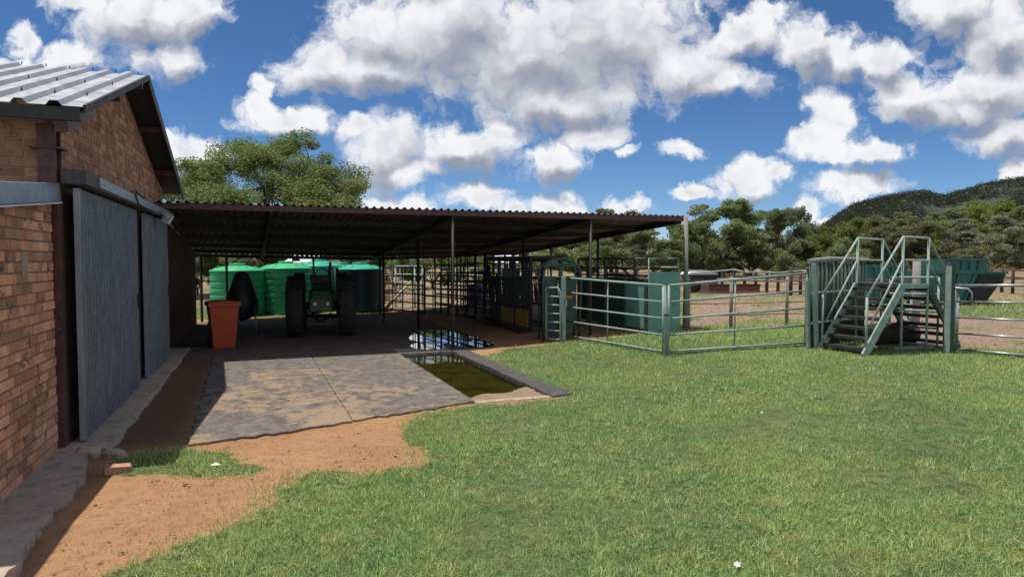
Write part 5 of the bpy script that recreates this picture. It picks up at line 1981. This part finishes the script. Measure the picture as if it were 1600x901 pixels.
trees = [
    # px, top, width px, depth, variant, leaves, label
    (985, 352, 150, 52, '2', 'olive', 'dark forked thorn tree between the chute hoop and the roof end'),
    (900, 372, 110, 58, '3', 'lime', 'light green bush tree seen over the headgate arch'),
    (955, 322, 120, 82, '1', 'brown', 'distant thin tree whose top pokes over the shed roof edge'),
    (1128, 306, 150, 60, '1', 'olive', 'tallest dark tree right of the pale gum pole at the roof end'),
    (1078, 340, 90, 55, '3', 'olive', 'dark green tree just behind the pale gum pole'),
    (1208, 326, 130, 62, '2', 'dark', 'broad dark tree with open trunk in the middle of the paddock row'),
    (1172, 345, 120, 70, '4', 'brown', 'greyish flat crowned tree between the two dark paddock trees'),
    (1240, 318, 70, 88, '3', 'silver', 'thin pale tree sticking up behind the broad dark one'),
    (1288, 348, 95, 66, '3', 'lime', 'yellow green tree directly above the upright pole screen'),
    (1340, 352, 100, 72, '5', 'lime', 'bright green rounded tree behind the left stile handrail'),
    (1262, 372, 60, 60, '5', 'lime', 'small yellowish bush at the left of the yellow green tree'),
    (1398, 326, 105, 68, '1', 'brown', 'upright brownish tree rising between the stile handrails'),
    (1455, 345, 120, 64, '2', 'brown', 'wide brownish thorn tree right of the stile'),
    (1428, 346, 34, 74, '5', 'flower', 'small tree covered in yellow blossom'),
    (1500, 340, 100, 76, '3', 'lime', 'green tree between the brown thorn tree and the silvery one'),
    (1545, 332, 140, 58, '4', 'silver', 'silvery layered thorn tree above the slanted skip'),
    (1612, 345, 90, 60, '2', 'dark', 'dark tree cut by the right edge of the picture'),
    (1590, 318, 110, 95, '1', 'olive', 'distant olive tree behind the silvery thorn tree'),
    (1470, 322, 110, 110, '4', 'olive', 'distant flat topped tree at the foot of the hill'),
    (1360, 338, 100, 110, '2', 'lime', 'distant light green tree at the left foot of the hill'),
    (1540, 312, 120, 120, '2', 'lime', 'distant pale green tree partway up the hill foot'),
    (308, 388, 90, 34, '5', 'lime', 'low yellow green bush at the far left under the shed roof'),
    (345, 380, 90, 56, '3', 'olive', 'olive tree far behind the leftmost water tank'),
    (410, 372, 80, 50, '2', 'dark', 'dark tree right behind the two bright green tanks'),
    (520, 378, 90, 52, '3', 'brown', 'brownish tree behind the small teal tank'),
    (618, 384, 90, 36, '5', 'lime', 'bright green bush behind the rusty pipe panel'),
    (676, 380, 90, 37, '3', 'lime', 'green tree behind the hooped pen gate'),
    (735, 384, 90, 36, '5', 'lime', 'bright bush right of the brown front post'),
    (785, 372, 80, 62, '2', 'brown', 'greyish tree behind the white roofed outbuilding'),
    (840, 368, 90, 56, '3', 'olive', 'green tree behind the crush top bars'),
    (575, 384, 60, 58, '2', 'olive', 'olive tree above the dark teal tank'),
    (1100, 388, 80, 58, '5', 'olive', 'low dark bush at the foot of the tallest tree right of the gum pole'),
    (1168, 384, 90, 66, '5', 'brown', 'low greyish bush between the trunks of the paddock trees'),
    (1226, 382, 70, 56, '5', 'olive', 'low bush left of the pole screen under the broad dark tree'),
    (1320, 374, 80, 56, '5', 'olive', 'low olive bush behind the top of the pole screen'),
    (1500, 378, 90, 50, '5', 'brown', 'low brownish bush right behind the second teal skip'),
    (1060, 384, 80, 66, '3', 'lime', 'pale green bush in the gap left of the gum pole'),
    (1022, 372, 80, 62, '3', 'brown', 'brownish tree in the gap above the chute end door'),
    (460, 384, 70, 64, '3', 'dark', 'dark distant tree behind the pale outbuilding'),
]
for i, (px, top, wpx, Y, vk, lk, lab) in enumerate(trees):
    mesh, H0, R0 = VH[vk]
    Hh = zat(Y, top) - 0.1
    Rr = wpx / F * Y / 2
    put_tree(mesh, L[lk], lab, xat(Y, px), Y, 0.1, Rr / R0 * 1.02, Hh / H0 / 0.98, i * 1.7, 'trees beyond the yard')


def treeline():
    r = np.random.default_rng(77)
    N = 1500
    Y = r.uniform(105, 210, N)
    X = r.uniform(-0.62, 0.86, N) * Y
    h = r.uniform(1.2, 5.2, N) * (0.75 + 0.4 * fbm(X * 0.03, Y * 0.03, 2))
    c = np.stack([X, Y, h], 1)
    V = leaf_cloud(c, r.uniform(1.2, 2.6, N), 45, 0.34, r, 0.75)
    c2 = c.copy()
    c2[:, 2] *= 0.35
    V2_ = leaf_cloud(c2, r.uniform(1.2, 2.6, N), 30, 0.38, r, 0.8)
    V = np.concatenate([V, V2_])
    me = np_mesh('woodland', V, np.arange(len(V)).reshape(-1, 4))
    tag(link_mesh('woodland', me, L['brown']), 'far off belt of bush woodland along the plain', 'woodland', kind='stuff')


treeline()


# ------------------------------------------------------------------ hill
def hill_h(X, Y):
    """height of the hill; profile surveyed at 380 m"""
    u = X / Y
    prof_px = np.array([1180, 1240, 1290, 1330, 1370, 1410, 1440, 1470, 1500, 1530, 1570, 1600, 1660, 1740, 1850, 2000, 2300])
    prof_y = np.array([405, 378, 350, 322, 311, 304, 300, 308, 301, 291, 284, 279, 268, 262, 275, 300, 405])
    y = np.interp(u, (prof_px - 800) / F, prof_y)
    ridge = (405 - y) / F * 380
    d = np.clip((Y - 215) / (380 - 215), 0, 1)
    front = d * d * (3 - 2 * d)
    back = 1 - np.clip((Y - 395) / 250, 0, 1)
    return ridge * np.minimum(front, 1) * back


def build_hill():
    us = np.linspace(0.34, 1.45, 150)
    ys = np.concatenate([np.linspace(212, 400, 60), np.linspace(410, 650, 14)])
    U, Y = np.meshgrid(us, ys)
    X = U * Y
    Z = hill_h(X, Y) * (1 + 0.10 * (fbm(X * 0.02, Y * 0.02, 4) - 0.5)) - 0.3
    nx, ny = len(us), len(ys)
    i = np.arange(nx - 1)[None, :] + np.arange(ny - 1)[:, None] * nx
    Fa = np.stack([i, i + 1, i + 1 + nx, i + nx], -1).reshape(-1, 4)
    me = np_mesh('hill', np.stack([X.ravel(), Y.ravel(), Z.ravel()], 1), Fa, True)
    tag(link_mesh('hill', me, M['hill_soil']), kind='structure')
    r = np.random.default_rng(5)
    N = 9000
    Y = r.uniform(218, 398, N)
    X = r.uniform(0.36, 1.0, N) * Y
    dens = fbm(X * 0.025, Y * 0.025, 15)
    ok = dens > 0.22
    X, Y = X[ok], Y[ok]
    c = np.stack([X, Y, hill_h(X, Y) + r.uniform(0.0, 1.6, len(X))], 1)
    V = leaf_cloud(c, r.uniform(1.4, 3.4, len(X)), 30, 0.42, r, 0.8)
    me = np_mesh('hill_woodland', V, np.arange(len(V)).reshape(-1, 4))
    tag(link_mesh('hill_woodland', me, L['hill']), 'dark bush woodland covering the rocky hill', 'woodland', kind='stuff')


build_hill()
